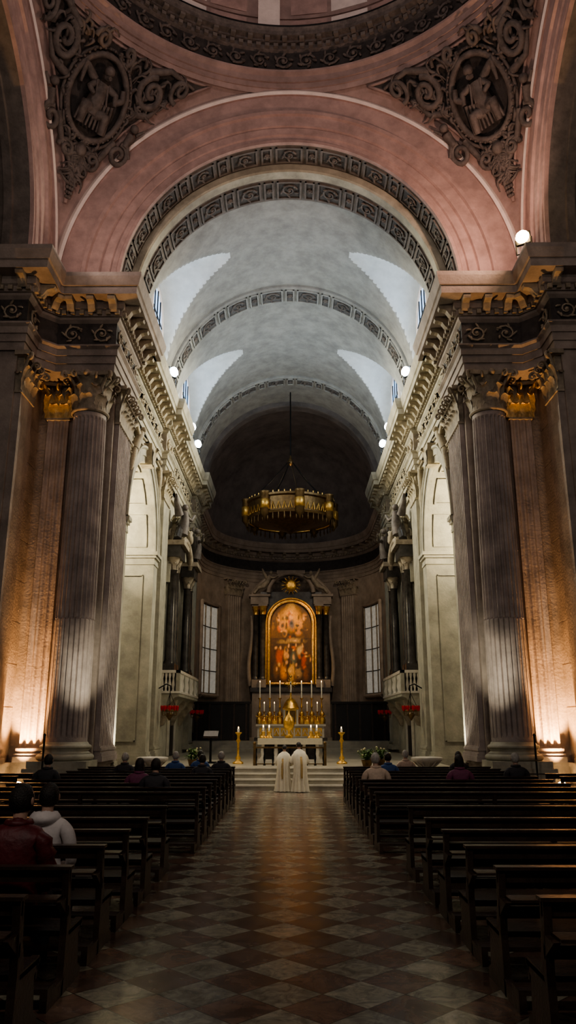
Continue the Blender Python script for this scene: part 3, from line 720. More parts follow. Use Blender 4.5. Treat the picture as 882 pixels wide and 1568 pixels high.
for x in (-2.0,-1.35,-.7,.7,1.35,2.0):
    candlestick(mb,x,HY+1.0,2.8,1.15,M_gold,1.0)
    mb.lathe([(.2,2.35),(.22,2.6),(.1,2.8),(.17,2.95),(.05,3.1)],x,HY+.6,10,M_gold,True)
    for k in range(6):
        a=k*pi/3; mb.tube([(x,HY+.55,2.7),(x+.15*cos(a),HY+.45,2.8+.15*sin(a)),(x+.24*cos(a),HY+.42,2.85+.25*sin(a))],lambda t:.05*(1-.6*t),M_gold,5)
for x in (-1.7,-1.05,1.05,1.7): candlestick(mb,x,HY+.7,2.5,.6,M_gold,.5)
mb.box(-.5,.5,HY+.4,HY+1.2,2.32,3.3,M_gold); mb.lathe([(.55,3.3),(.5,3.4),(.42,3.6),(.25,3.85),(.08,3.95),(.05,4.1)],0,HY+.8,16,M_gold,True)
mb.box(-.3,.3,HY+.36,HY+.42,2.45,3.15,M_bronze)
for s in (-1,1): mb.lathe([(.09,2.32),(.07,2.4),(.07,3.1),(.1,3.2)],s*.42,HY+.34,10,M_marble,True)
mb.box(-.05,.05,HY+.76,HY+.84,4.05,5.3,M_gold); mb.box(-.36,.36,HY+.76,HY+.84,4.78,4.88,M_gold)
for p_ in ((-.38,4.83),(.38,4.83),(0,5.32)): mb.ball((p_[0],HY+.8,p_[1]),.09,M_gold)
for k in range(12):
    a=2*pi*k/12; mb.tube([(.1*cos(a),HY+.8,4.83+.1*sin(a)),(.36*cos(a),HY+.8,4.83+.36*sin(a))],lambda t:.035*(1-.7*t),M_gold,4)
mb.tube([(0,HY+.7,4.3),(.02,HY+.7,4.55),(0,HY+.7,4.8)],.06,M_wax,6); mb.ball((0,HY+.7,4.92),.06,M_wax)
mb.obj('high_altar')
mb=MB(); FY=34.2
mb.box(-1.35,1.35,FY,FY+1.0,.725,.84,M_marble)
for x in (-1.15,-.6,.6,1.15): mb.lathe([(.12,.84),(.12,.92),(.07,.98),(.1,1.15),(.06,1.4),(.1,1.5),(.1,1.58)],x,FY+.15,12,M_marble,True); mb.box(x-.09,x+.09,FY+.75,FY+.9,.84,1.58,M_marble)
mb.box(-1.1,1.1,FY+.3,FY+.8,.84,1.58,M_darkmarble)
mb.box(-1.35,1.35,FY,FY+1.0,1.58,1.68,M_marble); mb.box(-1.38,1.38,FY-.02,FY+.3,1.45,1.70,M_robe)
for x in (-1.15,-.9,.9,1.15): candlestick(mb,x,FY+.3,1.7,.25,M_gold,.2)
mb.lathe([(.12,1.7),(.2,1.75),(.05,1.85),(.05,2.0),(.22,2.15),(.26,2.35),(.2,2.55),(.05,2.7),(.03,2.85)],-.05,FY+.5,16,M_gold,True)
mb.obj('front_altar')
mb=MB()
for k in range(9):
    x=-1.32+.33*k; mb.lathe([(.05,.725),(.05,.78),(.025,.82),(.05,1.0),(.025,1.15),(.04,1.3),(.04,1.36)],x,31.6,8,M_iron,True)
mb.box(-1.4,1.4,31.55,31.65,1.36,1.42,M_bronze); mb.box(-1.4,1.4,31.56,31.64,.76,.8,M_bronze)
for s in (-1,1): mb.box(s*1.38-.05,s*1.38+.05,31.54,31.66,.725,1.5,M_bronze); mb.ball((s*1.38,31.6,1.55),.07,M_bronze)
mb.obj('altar_rail')
for i,s in enumerate((-1,1)):
    mb=MB(); mb.lathe([(.22,.725),(.22,.78),(.08,.86),(.12,.95),(.05,1.05),(.05,1.55),(.1,1.62),(.05,1.7),(.06,1.85),(.14,1.92),(.14,1.96),(.0,1.96)],0,0,14,M_gold,True)
    mb.lathe([(.045,1.96),(.045,2.1),(0,2.1)],0,0,8,M_wax,True); mb.ball((0,0,2.14),(.02,.02,.045),M_flame,6,4)
    o=mb.obj('candle_stand' if i==0 else 'candle_stand.001'); o.location=(s*2.12,33.0,0)

# ------------------------------------------------------------ organ galleries
mb=MB(); gx=6.38
mb.prism([(gx,3.0),(gx-.35,3.2),(gx-.75,3.55),(gx-.95,3.6),(gx-.95,3.75),(gx,3.75)],'y',38.6,46.2,M_stonel)
mb.box(gx-.98,gx,38.5,46.3,3.75,3.85,M_marble); mb.box(gx-.98,gx-.78,38.5,46.3,4.72,4.86,M_marble)
for s in (38.5,46.1): mb.box(gx-.98,gx,s,s+.2,4.72,4.86,M_marble)
n=24; BP=[(.07,3.85),(.04,3.95),(.085,4.15),(.035,4.45),(.07,4.6),(.07,4.72)]
for k in range(n+1):
    y=38.65+7.5*k/n
    if k%6==0: mb.box(gx-.97,gx-.79,y-.14,y+.14,3.85,4.72,M_stonel)
    else: mb.lathe(BP,gx-.88,y,8,M_marble,True)
for k in range(4):
    for y0 in (38.6,46.2): mb.lathe(BP,gx-.65+.18*k,y0,8,M_marble,True)
for y in (39.3,42.4,45.5):
    mb.prism([(gx,2.2),(gx-.15,2.25),(gx-.3,2.6),(gx-.7,3.1),(gx-.8,3.45),(gx,3.6)],'y',y-.2,y+.2,M_orn)
for y in (39.15,40.0,44.8,45.65):
    mb.box(gx-.62,gx,y-.3,y+.3,3.85,5.2,M_darkmarble)
    mb.lathe([(.3,5.2),(.3,5.3),(.25,5.4),(.24,8),(.2,9.9),(.26,9.95)],gx-.32,y,16,M_darkmarble,True)
    mb.lathe([(.2,9.95),(.22,10.2),(.34,10.5),(.36,10.6)],gx-.32,y,10,M_orn,True)
    for k in range(6):
        a=k*pi/3; leaf(mb,(gx-.32+.2*cos(a),y+.2*sin(a),9.95),(cos(a),sin(a),0),(-sin(a),cos(a),0),.4,.09,.14,M_orn)
for y0,y1 in ((38.7,40.45),(44.35,46.1)):
    mb.box(gx-.75,gx,y0,y1,10.6,11.2,M_darkmarble); mb.box(gx-.95,gx,y0-.15,y1+.15,11.2,11.45,M_orn)
for s,c0 in ((1,38.7),(-1,46.1)):
    pts=[(gx-.55,c0+s*(2.3*t),11.5+1.6*sin(pi/2*t)) for t in [i/10 for i in range(11)]]
    mb.tube(pts,.22,M_darkmarble,7); c=pts[-1]
    mb.tube([(gx-.55,c[1]+s*.35*(1-i/16)*sin(i*.6),c[2]-.35+.35*(1-i/16)*cos(i*.6)) for i in range(15)],.14,M_orn,6)
    yq=c0+s*.7; mb.tube([(gx-.7,yq,11.9),(gx-.8,yq+s*.1,12.6),(gx-.75,yq+s*.3,13.2)],lambda t:.3-.12*t,M_dark2,8); mb.ball((gx-.75,yq+s*.35,13.5),.18,M_dark2)
    mb.tube([(gx-.75,yq+s*.2,13.0),(gx-1.1,yq+s*.5,12.8),(gx-1.2,yq+s*.9,13.2)],lambda t:.12-.06*t,M_dark2,6)
    mb.tube([(gx-.5,yq,13.0),(gx-.4,yq-s*.5,13.6),(gx-.4,yq-s*.6,14.0)],lambda t:.25-.2*t,M_dark2,6)
mb.tube([(gx-.5,42.4+2.2*cos(pi*i/12),10.6+1.6*sin(pi*i/12)) for i in range(13)],.2,M_orn,6)
for k in range(23):
    y=40.5+3.8*k/22; hh=3.2+1.6*sin(pi*k/22)
    mb.lathe([(.02,5.0),(.075,5.5),(.075,5.5+hh),(.06,5.52+hh)],gx-.05,y,8,M_tin,True)
mb.box(gx-.3,gx+.3,40.35,44.45,3.85,5.0,M_wood)
mb.box(gx-.12,gx,41.3,41.5,.725,3.0,M_marble); mb.box(gx-.12,gx,43.3,43.5,.725,3.0,M_marble); mb.box(gx-.14,gx,41.2,43.6,2.8,3.0,M_marble); mb.box(gx-.05,gx,41.5,43.3,.725,2.8,M_blackwood)
o=mb.obj('organ_gallery'); mirror(o,'organ_gallery.001')

# ------------------------------------------------------------ chandelier
mb=MB(); R=2.85
mb.lathe([(R-.04,15.25),(R+.08,15.2),(R+.12,15.32),(R,15.38),(R,16.3),(R+.14,16.38),(R+.12,16.52),(R-.04,16.5)],0,0,64,M_bronze)
mb.lathe([(R-.05,15.25),(R-.05,16.5)],0,0,64,M_gold)
for k in range(8):
    a=2*pi*k/8+.2; x,y=(R+.1)*cos(a),(R+.1)*sin(a)
    mb.lathe([(.02,14.75),(.12,14.95),(.3,15.15),(.3,16.5),(.36,16.6),(.32,16.66),(.0,16.66)],x,y,10,M_bronze,True)
    mb.lathe([(.27,15.5),(.33,15.52),(.33,16.1),(.27,16.12)],x,y,10,M_gold,True)
for k in range(48):
    a=2*pi*k/48; x,y=(R+.05)*cos(a),(R+.05)*sin(a)
    mb.lathe([(.01,14.75),(.06,14.9),(.03,15.1),(.03,15.25)],x,y,6,M_bronze,True)
    mb.tube([((R+.03)*cos(a-.04),(R+.03)*sin(a-.04),15.45),((R+.08)*cos(a),(R+.08)*sin(a),15.9),((R+.03)*cos(a+.04),(R+.03)*sin(a+.04),15.45)],.04,M_gold,5)
    mb.tube([(x,y,16.5),(x,y,16.66)],.04,M_gold,5)
for k in range(6):
    a=2*pi*k/6+.2; mb.tube([(R*cos(a),R*sin(a),16.5),(R*.5*cos(a),R*.5*sin(a),17.9),(.2*cos(a),.2*sin(a),19.4)],.035,M_iron,5)
mb.lathe([(.02,19.2),(.18,19.3),(.2,19.5),(.1,19.7),(.03,20.0)],0,0,14,M_bronze,True)
mb.tube([(0,0,19.9),(0,0,24.6)],.05,M_iron,5)
mb.lathe([(R-.1,15.3),(1.4,14.95),(.3,14.6),(.02,14.4)],0,0,32,M_bronze,True)
o=mb.obj('corona_chandelier'); o.location=(0,49.5,0)
# ------------------------------------------------------------ floodlights on the cornice
def flood(m):
    mb=MB(); mb.box(-.24,.24,-.12,.0,-.08,.36,M_iron); mb.ball((0,.08,.14),(.23,.14,.23),m,12,8)
    mb.tube([(-.26,-.05,0.14),(-.26,-.05,-.42),(.26,-.05,-.42),(.26,-.05,.14)],.03,M_iron,5); return mb
fl=flood(M_lamp).mesh('floodlight'); FL=[]
for (x,y,z,rz) in ((-5.5,33.2,18.13,-2.2),(5.5,33.2,18.13,2.2),(-5.5,40.1,18.13,-2.2),(5.5,40.1,18.13,2.2),(-5.5,42.8,18.13,-2.2),(5.5,42.8,18.13,2.2)):
    o=bpy.data.objects.new('floodlight',fl); SC.collection.objects.link(o); o.location=(x,y,z); o.rotation_euler=(0,0,rz); FL.append((x,y,z))
o=flood(M_lampw).obj('warm_floodlight'); o.location=(8.0,22.9,18.13); o.rotation_euler=(0,0,2.6)
mb=MB(); mb.box(-.2,.2,-.14,.14,0,.12,M_iron); mb.tube([(0,0,.1),(0,0,.32)],.04,M_iron,6); mb.lathe([(.08,.28),(.14,.34),(.16,.48),(.13,.48)],0,0,16,M_bronze,True); mb.ball((0,0,.47),(.12,.12,.06),M_lampw,12,6)
um=mb.mesh('uplight')
for s in (-1,1):
    o=bpy.data.objects.new('uplight',um); SC.collection.objects.link(o); o.location=(s*8.5,25.45,.0)

# ------------------------------------------------------------ votive lamps, fonts, plants, poles
mb=MB()
mb.tube([(0,0,.0),(0,0,1.0)],.02,M_iron,5)
mb.lathe([(.32,-.05),(.36,0),(.32,.05),(.30,0)],0,0,20,M_bronze,True); mb.lathe([(.02,-.45),(.12,-.3),(.2,-.2),(.1,-.1)],0,0,12,M_bronze,True)
for k in range(9):
    a=2*pi*k/9; x,y=.36*cos(a),.36*sin(a); mb.lathe([(.02,-.02),(.06,.05),(.07,.18),(.06,.22)],x,y,8,M_red,True); mb.ball((x,y,.16),.03,M_flame if k%4==0 else M_red,6,4)
    mb.tube([(x*.5,y*.5,-.2),(x*.9,y*.9,-.22),(x,y,0)],.015,M_bronze,4)
for k in range(3): a=2*pi*k/3; mb.tube([(.34*cos(a),.34*sin(a),.05),(0,0,.8)],.012,M_iron,4)
vm=mb.mesh('votive_lamp')
for x,y in ((-5.6,36.9),(5.6,36.9),(-5.6,47.4),(5.6,47.4)):
    o=bpy.data.objects.new('hanging_votive_lamp',vm); SC.collection.objects.link(o); o.location=(x,y,2.9)
    g=1 if x>0 else -1; b=MB(); b.tube([(0,0,1.0),(0,0,1.12),(.2*g,0,1.2),(.55*g,0,1.0)],.03,M_iron,5); bo=b.obj('bracket'); bo.parent=o
mb=MB()
mb.lathe([(.34,0),(.34,.1),(.16,.2),(.12,.55),(.16,.8),(.3,.95),(.52,1.05),(.55,1.15),(.5,1.17),(.4,1.08),(.0,1.02)],0,0,28,M_marble,True)
for k in range(12):
    a=2*pi*k/12; mb.tube([(.16*cos(a),.16*sin(a),.78),(.4*cos(a),.4*sin(a),.97),(.53*cos(a),.53*sin(a),1.12)],.03,M_marble,5)
o=mb.obj('marble_font'); o.location=(4.75,28.0,0); inst(o,'marble_font.001',(-4.75,28.0,0))
def plant(x,y,z,name,seed):
    r=random.Random(seed); mb=MB(); mb.lathe([(.16,0),(.22,.22),(.24,.24),(.2,.24),(.0,.22)],0,0,16,M_bronze,True)
    for k in range(90):
        a=r.random()*2*pi; e=r.uniform(.2,1.3); l=r.uniform(.22,.48); p0=Vector((0,0,.22)); d=Vector((cos(a)*cos(e),sin(a)*cos(e),sin(e)))
        p1=p0+d*l; p2=p1+Vector((cos(a)*.15,sin(a)*.15,-.05)); sd=Vector((-sin(a),cos(a),0))*.045
        mb.add([p0,p1-sd,p2,p1+sd],[(0,1,2,3)],M_leaf)
        if k%6==0: mb.ball(tuple(p1+Vector((0,0,.04))),.04,M_flower,6,4)
    o=mb.obj(name); o.location=(x,y,z)
plant(-3.75,31.4,.722,'potted_flowers',1); plant(3.5,31.4,.722,'potted_flowers.001',2); plant(2.95,30.9,.722,'potted_flowers.002',3)
for i,s in enumerate((-1,1)):
    mb=MB(); mb.lathe([(.18,0),(.18,.03),(.03,.06),(.03,1.9),(.05,1.95),(0,2.0)],0,0,10,M_iron,True); mb.box(-.03,.03,-.03,.03,1.2,1.25,M_bronze)
    o=mb.obj('iron_pole' if i==0 else 'iron_pole.001'); o.location=(s*7.35,24.1,0)
mb=MB(); mb.box(-.25,.25,-.2,.2,0,.06,M_iron); mb.tube([(0,0,.05),(0,0,1.05)],.05,M_iron,8); mb.prism([(-.22,1.0),(.22,1.25),(.22,1.29),(-.22,1.04)],'x',-.3,.3,M_wood); mb.box(-.3,.3,-.24,-.2,1.0,1.08,M_wood)
o=mb.obj('lectern'); o.location=(-3.3,33.5,.722)

# ------------------------------------------------------------ benches
def bench_mesh(L):
    mb=MB()
    side=[(-.10,0),(.5,0),(.5,.07),(.40,.12),(.36,.38),(.46,.43),(.47,.49),(.1,.49),(.02,.70),(-.01,.98),(-.05,1.0),(-.10,.98),(-.07,.70),(-.05,.49),(-.07,.12),(-.10,.07)]
    for x in (.0,L/2-.03,L-.06): mb.prism(side,'x',x,x+.06,M_wood)
    mb.box(0,L,.02,.48,.44,.475,M_wood)
    mb.box(0,L,-.07,-.035,.88,.99,M_wood); mb.box(-.02,L+.02,-.12,.0,.985,1.012,M_wood); mb.box(0,L,-.055,-.025,.60,.69,M_wood)
    mb.box(0.05,L-.05,-.28,-.06,.76,.78,M_wood)
    mb.box(0,L,-.50,-.30,.13,.17,M_wood); mb.box(.0,L,.40,.43,.34,.44,M_wood)
    for x in (.0,L/2-.03,L-.06):
        mb.box(x,x+.06,-.50,-.05,.0,.13,M_wood); mb.prism([(-.28,.76),(-.06,.76),(-.06,.62)],'x',x,x+.05,M_wood)
    return mb.mesh('bench')
B1=bench_mesh(4.45); B2=bench_mesh(2.0)
NEAR=[4.95,6.2,7.45,8.7,9.95,11.2,12.8]; FAR=[15.4+1.17*k for k in range(9)]
def putb(me,x,y):
    o=bpy.data.objects.new('church_pew',me); SC.collection.objects.link(o); o.location=(x,y,0)
for y in NEAR: putb(B1,1.90,y); putb(B1,-1.86-4.45,y)
for y in FAR: putb(B1,1.66,y); putb(B1,-1.66-4.45,y)
for y in FAR[:6]+NEAR[-2:]: putb(B2,6.7,y); putb(B2,-6.7-2.0,y)

# ------------------------------------------------------------ people
def skin(verts,edges,rad,sub=1,root=0):
    me=bpy.data.meshes.new('tmp'); me.from_pydata(verts,edges,[]); ob=bpy.data.objects.new('tmp',me); SC.collection.objects.link(ob)
    ob.modifiers.new('s','SKIN'); sv=me.skin_vertices[0].data
    for i,r in enumerate(rad): sv[i].radius=(r,r) if not isinstance(r,tuple) else r
    sv[root].use_root=True
    ss=ob.modifiers.new('u','SUBSURF'); ss.levels=sub; ss.render_levels=sub
    dg=bpy.context.evaluated_depsgraph_get(); e=ob.evaluated_get(dg); m2=e.to_mesh()
    V=[tuple(v.co) for v in m2.vertices]; F=[tuple(p.vertices) for p in m2.polygons]; e.to_mesh_clear()
    bpy.data.objects.remove(ob); bpy.data.meshes.remove(me); return V,F
HV,HF=skin([(0,0,0),(.045,0,0),(.08,0,-.003)],[(0,1),(1,2)],[(.024,.018),(.036,.014),(.036,.013)],2)
for fy,fl_,r in ((.030,.070,.0085),(.011,.080,.009),(-.009,.074,.0085),(-.028,.058,.0075)):
    V,F=skin([(.07,fy,0),(.07+fl_*.45,fy*1.1,-.004),(.07+fl_*.75,fy*1.12,-.018),(.07+fl_*.92,fy*1.12,-.036)],[(0,1),(1,2),(2,3)],[r,r,r*.9,r*.75],1)
    o=len(HV); HV+=V; HF+=[tuple(a+o for a in f) for f in F]
V,F=skin([(.02,.022,-.002),(.045,.05,-.01),(.07,.062,-.018),(.088,.064,-.026)],[(0,1),(1,2),(2,3)],[.013,.011,.010,.008],1)
o=len(HV); HV+=V; HF+=[tuple(a+o for a in f) for f in F]
def put_hand(mb,pos,dirv,palm,side):
    d=Vector(dirv).normalized(); n=-Vector(palm); n=(n-d*n.dot(d)).normalized(); t=n.cross(d)*side
    P=Vector(pos); mb.add([P+d*v[0]+t*v[1]+n*v[2] for v in HV],HF,M_skin,True)
def head(mb,c,yaw,pitch,hair,long=False):
    R=Matrix.Rotation(yaw,3,'Z')@Matrix.Rotation(-pitch,3,'X'); C=Vector(c); n,k=28,20
    def dirs(i,j): th=pi*i/k; ph=2*pi*j/n; return Vector((sin(th)*cos(ph),sin(th)*sin(ph),cos(th)))
    rows=[];rows2=[]
    for i in range(k+1):
        r1=[];r2=[]
        for j in range(n):
            d=dirs(i,j); p=Vector((d.x*.076,d.y*.096,d.z*.115))
            if d.z<0: p.x*=1-.28*d.z*d.z; p.y*=1-.12*(-d.z)
            if d.y>0:
                g=lambda x0,z0,sx,sz:math.exp(-((d.x-x0)/sx)**2-((d.z-z0)/sz)**2)
                p.y+=.022*g(0,-.12,.13,.2)-.010*g(.32,.1,.17,.12)-.010*g(-.32,.1,.17,.12)+.006*g(0,.28,.6,.1)+.008*g(0,-.52,.22,.07)-.004*g(0,-.45,.3,.03)+.010*g(0,-.85,.3,.15)
            r1.append(C+R@p); r2.append(C+R@Vector((d.x*.088,d.y*.106-.004,d.z*.118+.004)))
        rows.append(r1);rows2.append(r2)
    mb.grid(rows,M_skin,True,close=True)
    vs=[p for r in rows2 for p in r]; fs=[]
    for i in range(k):
        for j in range(n):
            d=dirs(i+.5,j+.5)
            if d.y<.15 and d.z>-.55 or d.z>.62: fs.append((i*n+j,i*n+(j+1)%n,(i+1)*n+(j+1)%n,(i+1)*n+j))
    mb.add(vs,fs,hair,True)
    for s in (-1,1):
        mb.ball(tuple(C+R@Vector((s*.084,-.004,-.004))),(.012,.02,.03),M_skin,8,6)
        mb.ball(tuple(C+R@Vector((s*.029,.083,.012))),.011,M_wax,8,6); mb.ball(tuple(C+R@Vector((s*.029,.092,.012))),.0055,M_hair,6,4)
    mb.ball(tuple(C+R@Vector((0,.088,-.052))),(.022,.008,.006),M_jred,8,4)
    if long:
        mb.grid([[C+R@Vector((.088*(1+.15*sin(pi*t))*cos(a),-.02+.10*sin(a),.0-.26*t)) for a in [pi+ pi*j/10 for j in range(11)]] for t in [i/7 for i in range(8)]],hair,True)
def seated(name,x,y,coat,hair,lean=.0,yaw=0.,long=False,scale=1.12,hood=False,puffer=False):
    mb=MB(); L=lean; W_=1.16 if puffer else 1.04
    V=[(0,0,.10),(0,-.01+L*.2,.26),(0,L*.5,.42),(0,.0+L*.8,.54),(0,.02+L,.62),(0,.04+L*1.1,.68)]
    R=[(.18,.135),(.16*W_,.115),(.18*W_,.12),(.155*W_,.095),(.062,.06),(.052,.052)]
    E=[(0,1),(1,2),(2,3),(3,4),(4,5)]; hands=[]
    for s in (-1,1):
        b=len(V)
        V+=[(s*.155,L*.8,.535),(s*.22,L*.8-.01,.49),(s*.255,.03+L*.6,.26)]; R+=[.072*W_,.066*W_,.05*W_]
        w=(s*.10,.27+L*.3,.20); V+=[(s*.19,.16+L*.4,.20),w]; R+=[.042,.032]
        E+=[(3,b),(b,b+1),(b+1,b+2),(b+2,b+3),(b+3,b+4)]; hands.append((w,s))
        b=len(V); V+=[(s*.10,.08,.09),(s*.12,.28,.10),(s*.13,.47,.10),(s*.13,.475,-.12),(s*.13,.46,-.35),(s*.14,.60,-.38)]
        R+=[.10,.085,.065,.058,.042,(.045,.03)]
        E+=[(0,b),(b,b+1),(b+1,b+2),(b+2,b+3),(b+3,b+4),(b+4,b+5)]
    vv,ff=skin(V,E,R,2)
    ca=[];tr=[];sh=[]
    for f in ff:
        c=sum((Vector(vv[i]) for i in f),Vector())/len(f)
        if c.z<-.31 : sh.append(f)
        elif (c.z<.14 and c.y>.12 and abs(c.x)<.24) or c.z<-.02: tr.append(f)
        else: ca.append(f)
    o=len(mb.v)
    if puffer: vv=[(x_*(1+.05*cos(z_*70)) if z_>.12 else x_, y_*(1+.05*cos(z_*70)) if z_>.12 and y_<.15 else y_, z_) for x_,y_,z_ in vv]
    mb.v+=vv
    for lst,m in ((ca,coat),(tr,M_trou),(sh,M_shoe)):
        k=mb.mi(m)
        for f in lst: mb.f.append([a+o for a in f]); mb.m.append(k); mb.s.append(True)
    mb.tube([(0,.03+L,.60),(0,.045+L*1.1,.72)],.052,M_skin,10)
    mb.tube([(.078*cos(a),.03+L+.078*sin(a),.635) for a in [2*pi*i/16 for i in range(17)]],.03,coat,6)
    if hood: mb.grid([[((.10+.04*sin(pi*t))*cos(a),L+(.10+.05*sin(pi*t))*sin(a),.67-.12*t) for a in [pi+pi*j/12 for j in range(13)]] for t in [i/6 for i in range(7)]],coat,True)
    head(mb,(0,.06+L*1.15,.785),yaw,-.15,hair,long)
    for w,s in hands: put_hand(mb,w,(-s*.35,1,-.1),(0,0,-1),s)
    o=mb.obj(name); o.location=(x,y,.475); o.scale=(scale,)*3
def on(rows,k,dy=.24): return rows[k]+dy
PEOPLE=[(-2.60,NEAR,3,M_jwhite,M_hair,dict(lean=.05,yaw=.1,hood=True,scale=1.24)),
(-2.50,NEAR,2,M_jred,M_hair,dict(lean=.08,yaw=-.3,scale=1.32,puffer=True)),
(-2.75,FAR,1,M_jblack,M_hair,dict(lean=.03,scale=1.2)),(-3.35,FAR,7,M_jblue,M_hairg,{}),(-2.3,FAR,5,M_jblack,M_hair,dict(yaw=.3)),
(-2.0,FAR,7,M_jblack,M_hairg,{}),(2.08,FAR,3,M_jbeige,M_hairg,dict(lean=.06,scale=1.24)),(2.78,FAR,6,M_jblue,M_hair,{}),
(4.05,FAR,3,M_jplum,M_hair,dict(long=True,scale=1.2)),(5.7,FAR,4,M_jblack,M_hairg,dict(scale=1.2)),(-5.7,FAR,3,M_jblack,M_hair,dict(scale=1.2)),
(-3.3,FAR,2,M_jplum,M_hair,dict(long=True,scale=1.16)),(3.6,FAR,8,M_jbeige,M_hairg,{}),(-4.6,FAR,6,M_jblack,M_hairg,{}),(5.0,FAR,7,M_jblack,M_hair,{}),(-2.75,FAR,8,M_jblue,M_hair,{})]
for i,(x,rw,k,ct,hr_,kw) in enumerate(PEOPLE): seated('seated_person' if i==0 else 'seated_person.%03d'%i,x,on(rw,k),ct,hr_,**kw)
def priest(name,x,y,ph,lean,hair,rot,k=1.0):
    mb=MB()
    prof=[(.02,.29,.25,0),(.1,.275,.235,0),(.35,.25,.2,0),(.6,.225,.185,.0),(.85,.22,.175,.01),(1.0,.235,.175,.03),(1.12,.25,.165,.06),(1.22,.24,.15,.10),(1.30,.20,.125,.13),(1.35,.13,.09,.16),(1.39,.07,.065,.18)]
    rows=[]; n=88
    for z,rx,ry,yo in prof:
        amp=.17*max(0,1-z/1.2)+.02; row=[]
        for j in range(n):
            a=2*pi*j/n; f=1+amp*cos(11*a+ph+.5*sin(z*4))+amp*.5*cos(5*a+ph*2)
            row.append((rx*f*cos(a),ry*f*sin(a)+yo*lean,z))
        rows.append(row)
    mb.grid(rows,M_robe,True,close=True)
    mb.grid([[(q,-.20+max(0,z-.85)*.33*lean,z) for q in (-.035,.035)] for z in (.45,.6,.85,1.0,1.15)],M_goldtint,True)
    for s in (-1,1):
        V,F=skin([(s*.12,.13*lean,1.25),(s*.22,.13*lean,1.17),(s*.29,.10,.95),(s*.18,.28,.95),(s*.08,.36,1.02)],[(0,1),(1,2),(2,3),(3,4)],[.07,.075,.08,.085,.065],2)
        mb.add(V,F,M_robe,True); put_hand(mb,(s*.06,.37,1.04),(-s*.3,.7,.6),(-s,0,0),s)
        V,F=skin([(s*.1,-.02,.06),(s*.1,.1,.045),(s*.1,.2,.035)],[(0,1),(1,2)],[.05,.05,.035],1); mb.add(V,F,M_shoe,True)
    mb.tube([(0,.16*lean,1.34),(0,.20*lean,1.44)],.052,M_skin,10)
    head(mb,(0,.225*lean,1.51),.1,.3,hair)
    o=mb.obj(name); o.location=(x,y,0); o.rotation_euler=(0,0,rot); o.scale=(k,k,k)
priest('standing_priest',-.22,28.45,0.3,1.0,M_hair,-.2,.96); priest('standing_priest.001',.38,28.3,1.9,1.1,M_hair,.22,1.02)

# ------------------------------------------------------------ lights
def light(kind,name,loc,tgt,power,col,size=.3,spot=None,blend=.6):
    d=bpy.data.lights.new(name,kind); d.energy=power; d.color=col
    if kind=='AREA': d.size=size
    else: d.shadow_soft_size=size
    if kind=='SPOT': d.spot_size=math.radians(spot); d.spot_blend=blend
    o=bpy.data.objects.new(name,d); SC.collection.objects.link(o); o.location=loc
    o.rotation_euler=(Vector(tgt)-Vector(loc)).to_track_quat('-Z','Y').to_euler()
    return o
COOL=(.90,.95,.96); WARM=(1,.52,.20); NEUT=(1,.92,.70); PINK=(1,.76,.66); PINKW=(1,.62,.47)
for x,y,z in FL:
    s=1 if x>0 else -1
    light('AREA','flood_lamp',(x-s*.1,y-.1,z+.4),(-s*1.2,y+.5,24.5),62 if y<38 else 38,COOL,.35)
    light('AREA','flood_lamp',(x-s*.1,y+.1,z+.5),(s*4.6,y+1.6,22.5),16,COOL,.3)
    light('SPOT','wall_wash_lamp',(x-s*.25,y,z+.1),(-s*6.4,y-3.5,14.2),3300,NEUT,.15,84)
for s in (-1,1):
    for yc in (32.4,42.3): light('AREA','daylight_lamp',(s*6.1,yc,20.6),(0,yc,20.9),52 if yc<40 else 32,(.55,.74,1.),2.2)
light('AREA','crossing_flood',(7.8,22.4,18.7),(-1,26,24.5),330,PINKW,.4)
light('AREA','crossing_flood',(-7.8,22.4,18.7),(3,26,24.5),105,PINK,.4)
light('AREA','crossing_flood',(8.2,11.0,19.0),(-4,25,24),125,PINK,.5)
light('AREA','crossing_flood',(-8.2,11.0,19.0),(4,25,24),90,PINK,.5)
light('AREA','dome_fill',(0,11.5,30.4),(0,26,31.5),320,(1,.82,.78),.8)  # unseen fill added to lighten the drum wall
for s in (-1,1):
    light('AREA','chapel_lamp',(s*9.6,31.8,10.2),(s*7.4,33,14),620,(1,.84,.55),.6)
    light('AREA','chapel_lamp',(s*10.4,31.0,11.6),(s*7.5,35,6),300,(1,.88,.66),.8)
    light('SPOT','column_uplight',(s*8.5,25.4,.6),(s*8.4,26.0,6.0),5600,WARM,.08,56)
    light('SPOT','column_uplight',(s*5.6,29.3,1.0),(s*6.3,27.4,5),600,NEUT,.1,80)
    light('SPOT','column_spot',(s*4.6,22.3,1.3),(s*6.8,25.6,4.2),1000,NEUT,.1,33,1)
    light('SPOT','apse_fill',(s*5.2,53.0,15.8),(s*4.2,66,7),1000,(1,.82,.60),.2,75)  # unseen fill pair added to brighten the apse walls
light('AREA','apse_vault_fill',(0,53,17.6),(0,66,21),60,(1,.72,.55),1.0)  # unseen fill added for a copper glow in the semi-dome
light('SPOT','altar_spot',(3.0,58.5,15.8),(0,64.9,9.2),2500,(1,.60,.22),.1,34)
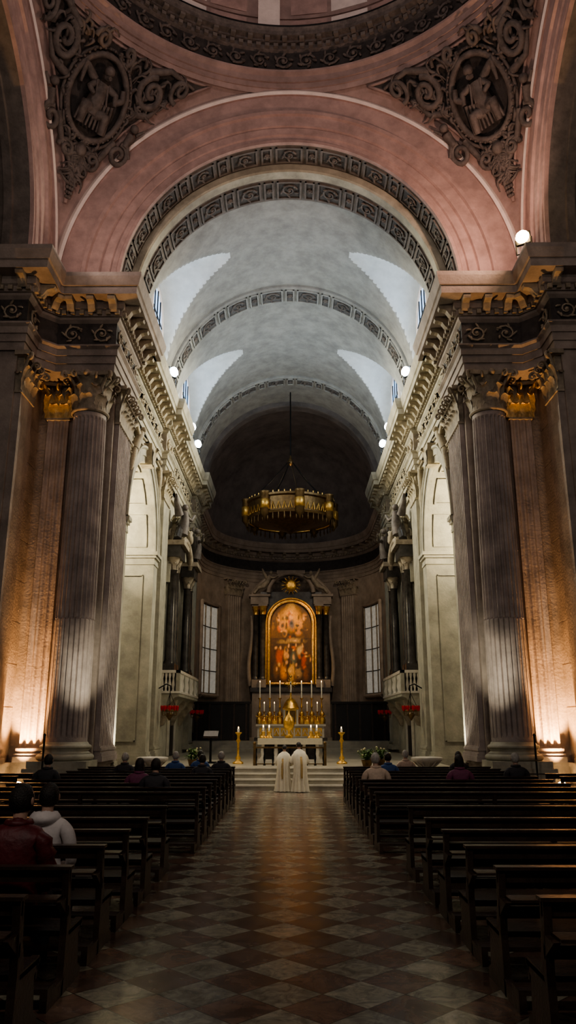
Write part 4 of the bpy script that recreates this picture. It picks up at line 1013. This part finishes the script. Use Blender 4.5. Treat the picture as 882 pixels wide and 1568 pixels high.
light('SPOT','altar_spot',(-3.0,58.5,15.8),(0,64.9,8.6),2500,(1,.60,.22),.1,34)
light('SPOT','altar_spot',(2.5,44,14.5),(0,50.8,3),1700,(1,.76,.45),.1,32)
light('SPOT','altar_spot',(-4.5,38,17.0),(0,33,1.2),1800,(1,.86,.66),.1,40)
light('SPOT','altar_spot',(4.5,38,17.0),(0,30,1.0),1500,(1,.86,.66),.1,36)
light('SPOT','aisle_fill',(-2.5,36,17.3),(0,23.0,0),3800,(1,.90,.70),.15,34,1)  # unseen fill added for the cream glow on the aisle floor
light('SPOT','aisle_fill',(3.5,8.0,18.5),(0,18,0),1100,(1,.90,.76),.2,40,1)  # second added fill, lights the nearer aisle floor
light('SPOT','priest_fill',(5.3,24.2,14.2),(.2,28.6,1),1400,(1,.9,.72),.1,26)  # unseen fill added to brighten the priests' backs
light('SPOT','priest_fill',(-5.3,24.2,14.2),(-1,29.2,.8),1100,(1,.9,.74),.1,40)  # matching added fill for the priests and the steps
light('AREA','chandelier_lamp',(0,49.5,17.4),(0,49.5,30),40,(1,.7,.4),1.2)
light('AREA','nave_fill',(6,-3,15),(0,18,4),380,(1,.90,.80),1.5)  # unseen fill added behind the camera to lift the pews
light('AREA','nave_fill',(-6,-3,15),(0,18,4),380,(1,.90,.80),1.5)  # other half of the added nave fill
w=bpy.data.worlds.new('World'); SC.world=w; w.use_nodes=True; w.node_tree.nodes['Background'].inputs[0].default_value=(.77,.73,.75,1); w.node_tree.nodes['Background'].inputs[1].default_value=.035

# ------------------------------------------------------------ camera
cd=bpy.data.cameras.new('camera'); cam=bpy.data.objects.new('camera',cd); SC.collection.objects.link(cam)
cd.sensor_fit='VERTICAL'; cd.sensor_height=36; cd.lens=36*1180/1568; cd.clip_end=300
cam.location=(.1,0,2.2); cam.rotation_euler=(math.radians(90+15.53),0,math.radians(.31)); SC.camera=cam
SC.view_settings.view_transform='AgX'
try: SC.view_settings.look='AgX - Medium High Contrast'
except Exception as e: print(e)
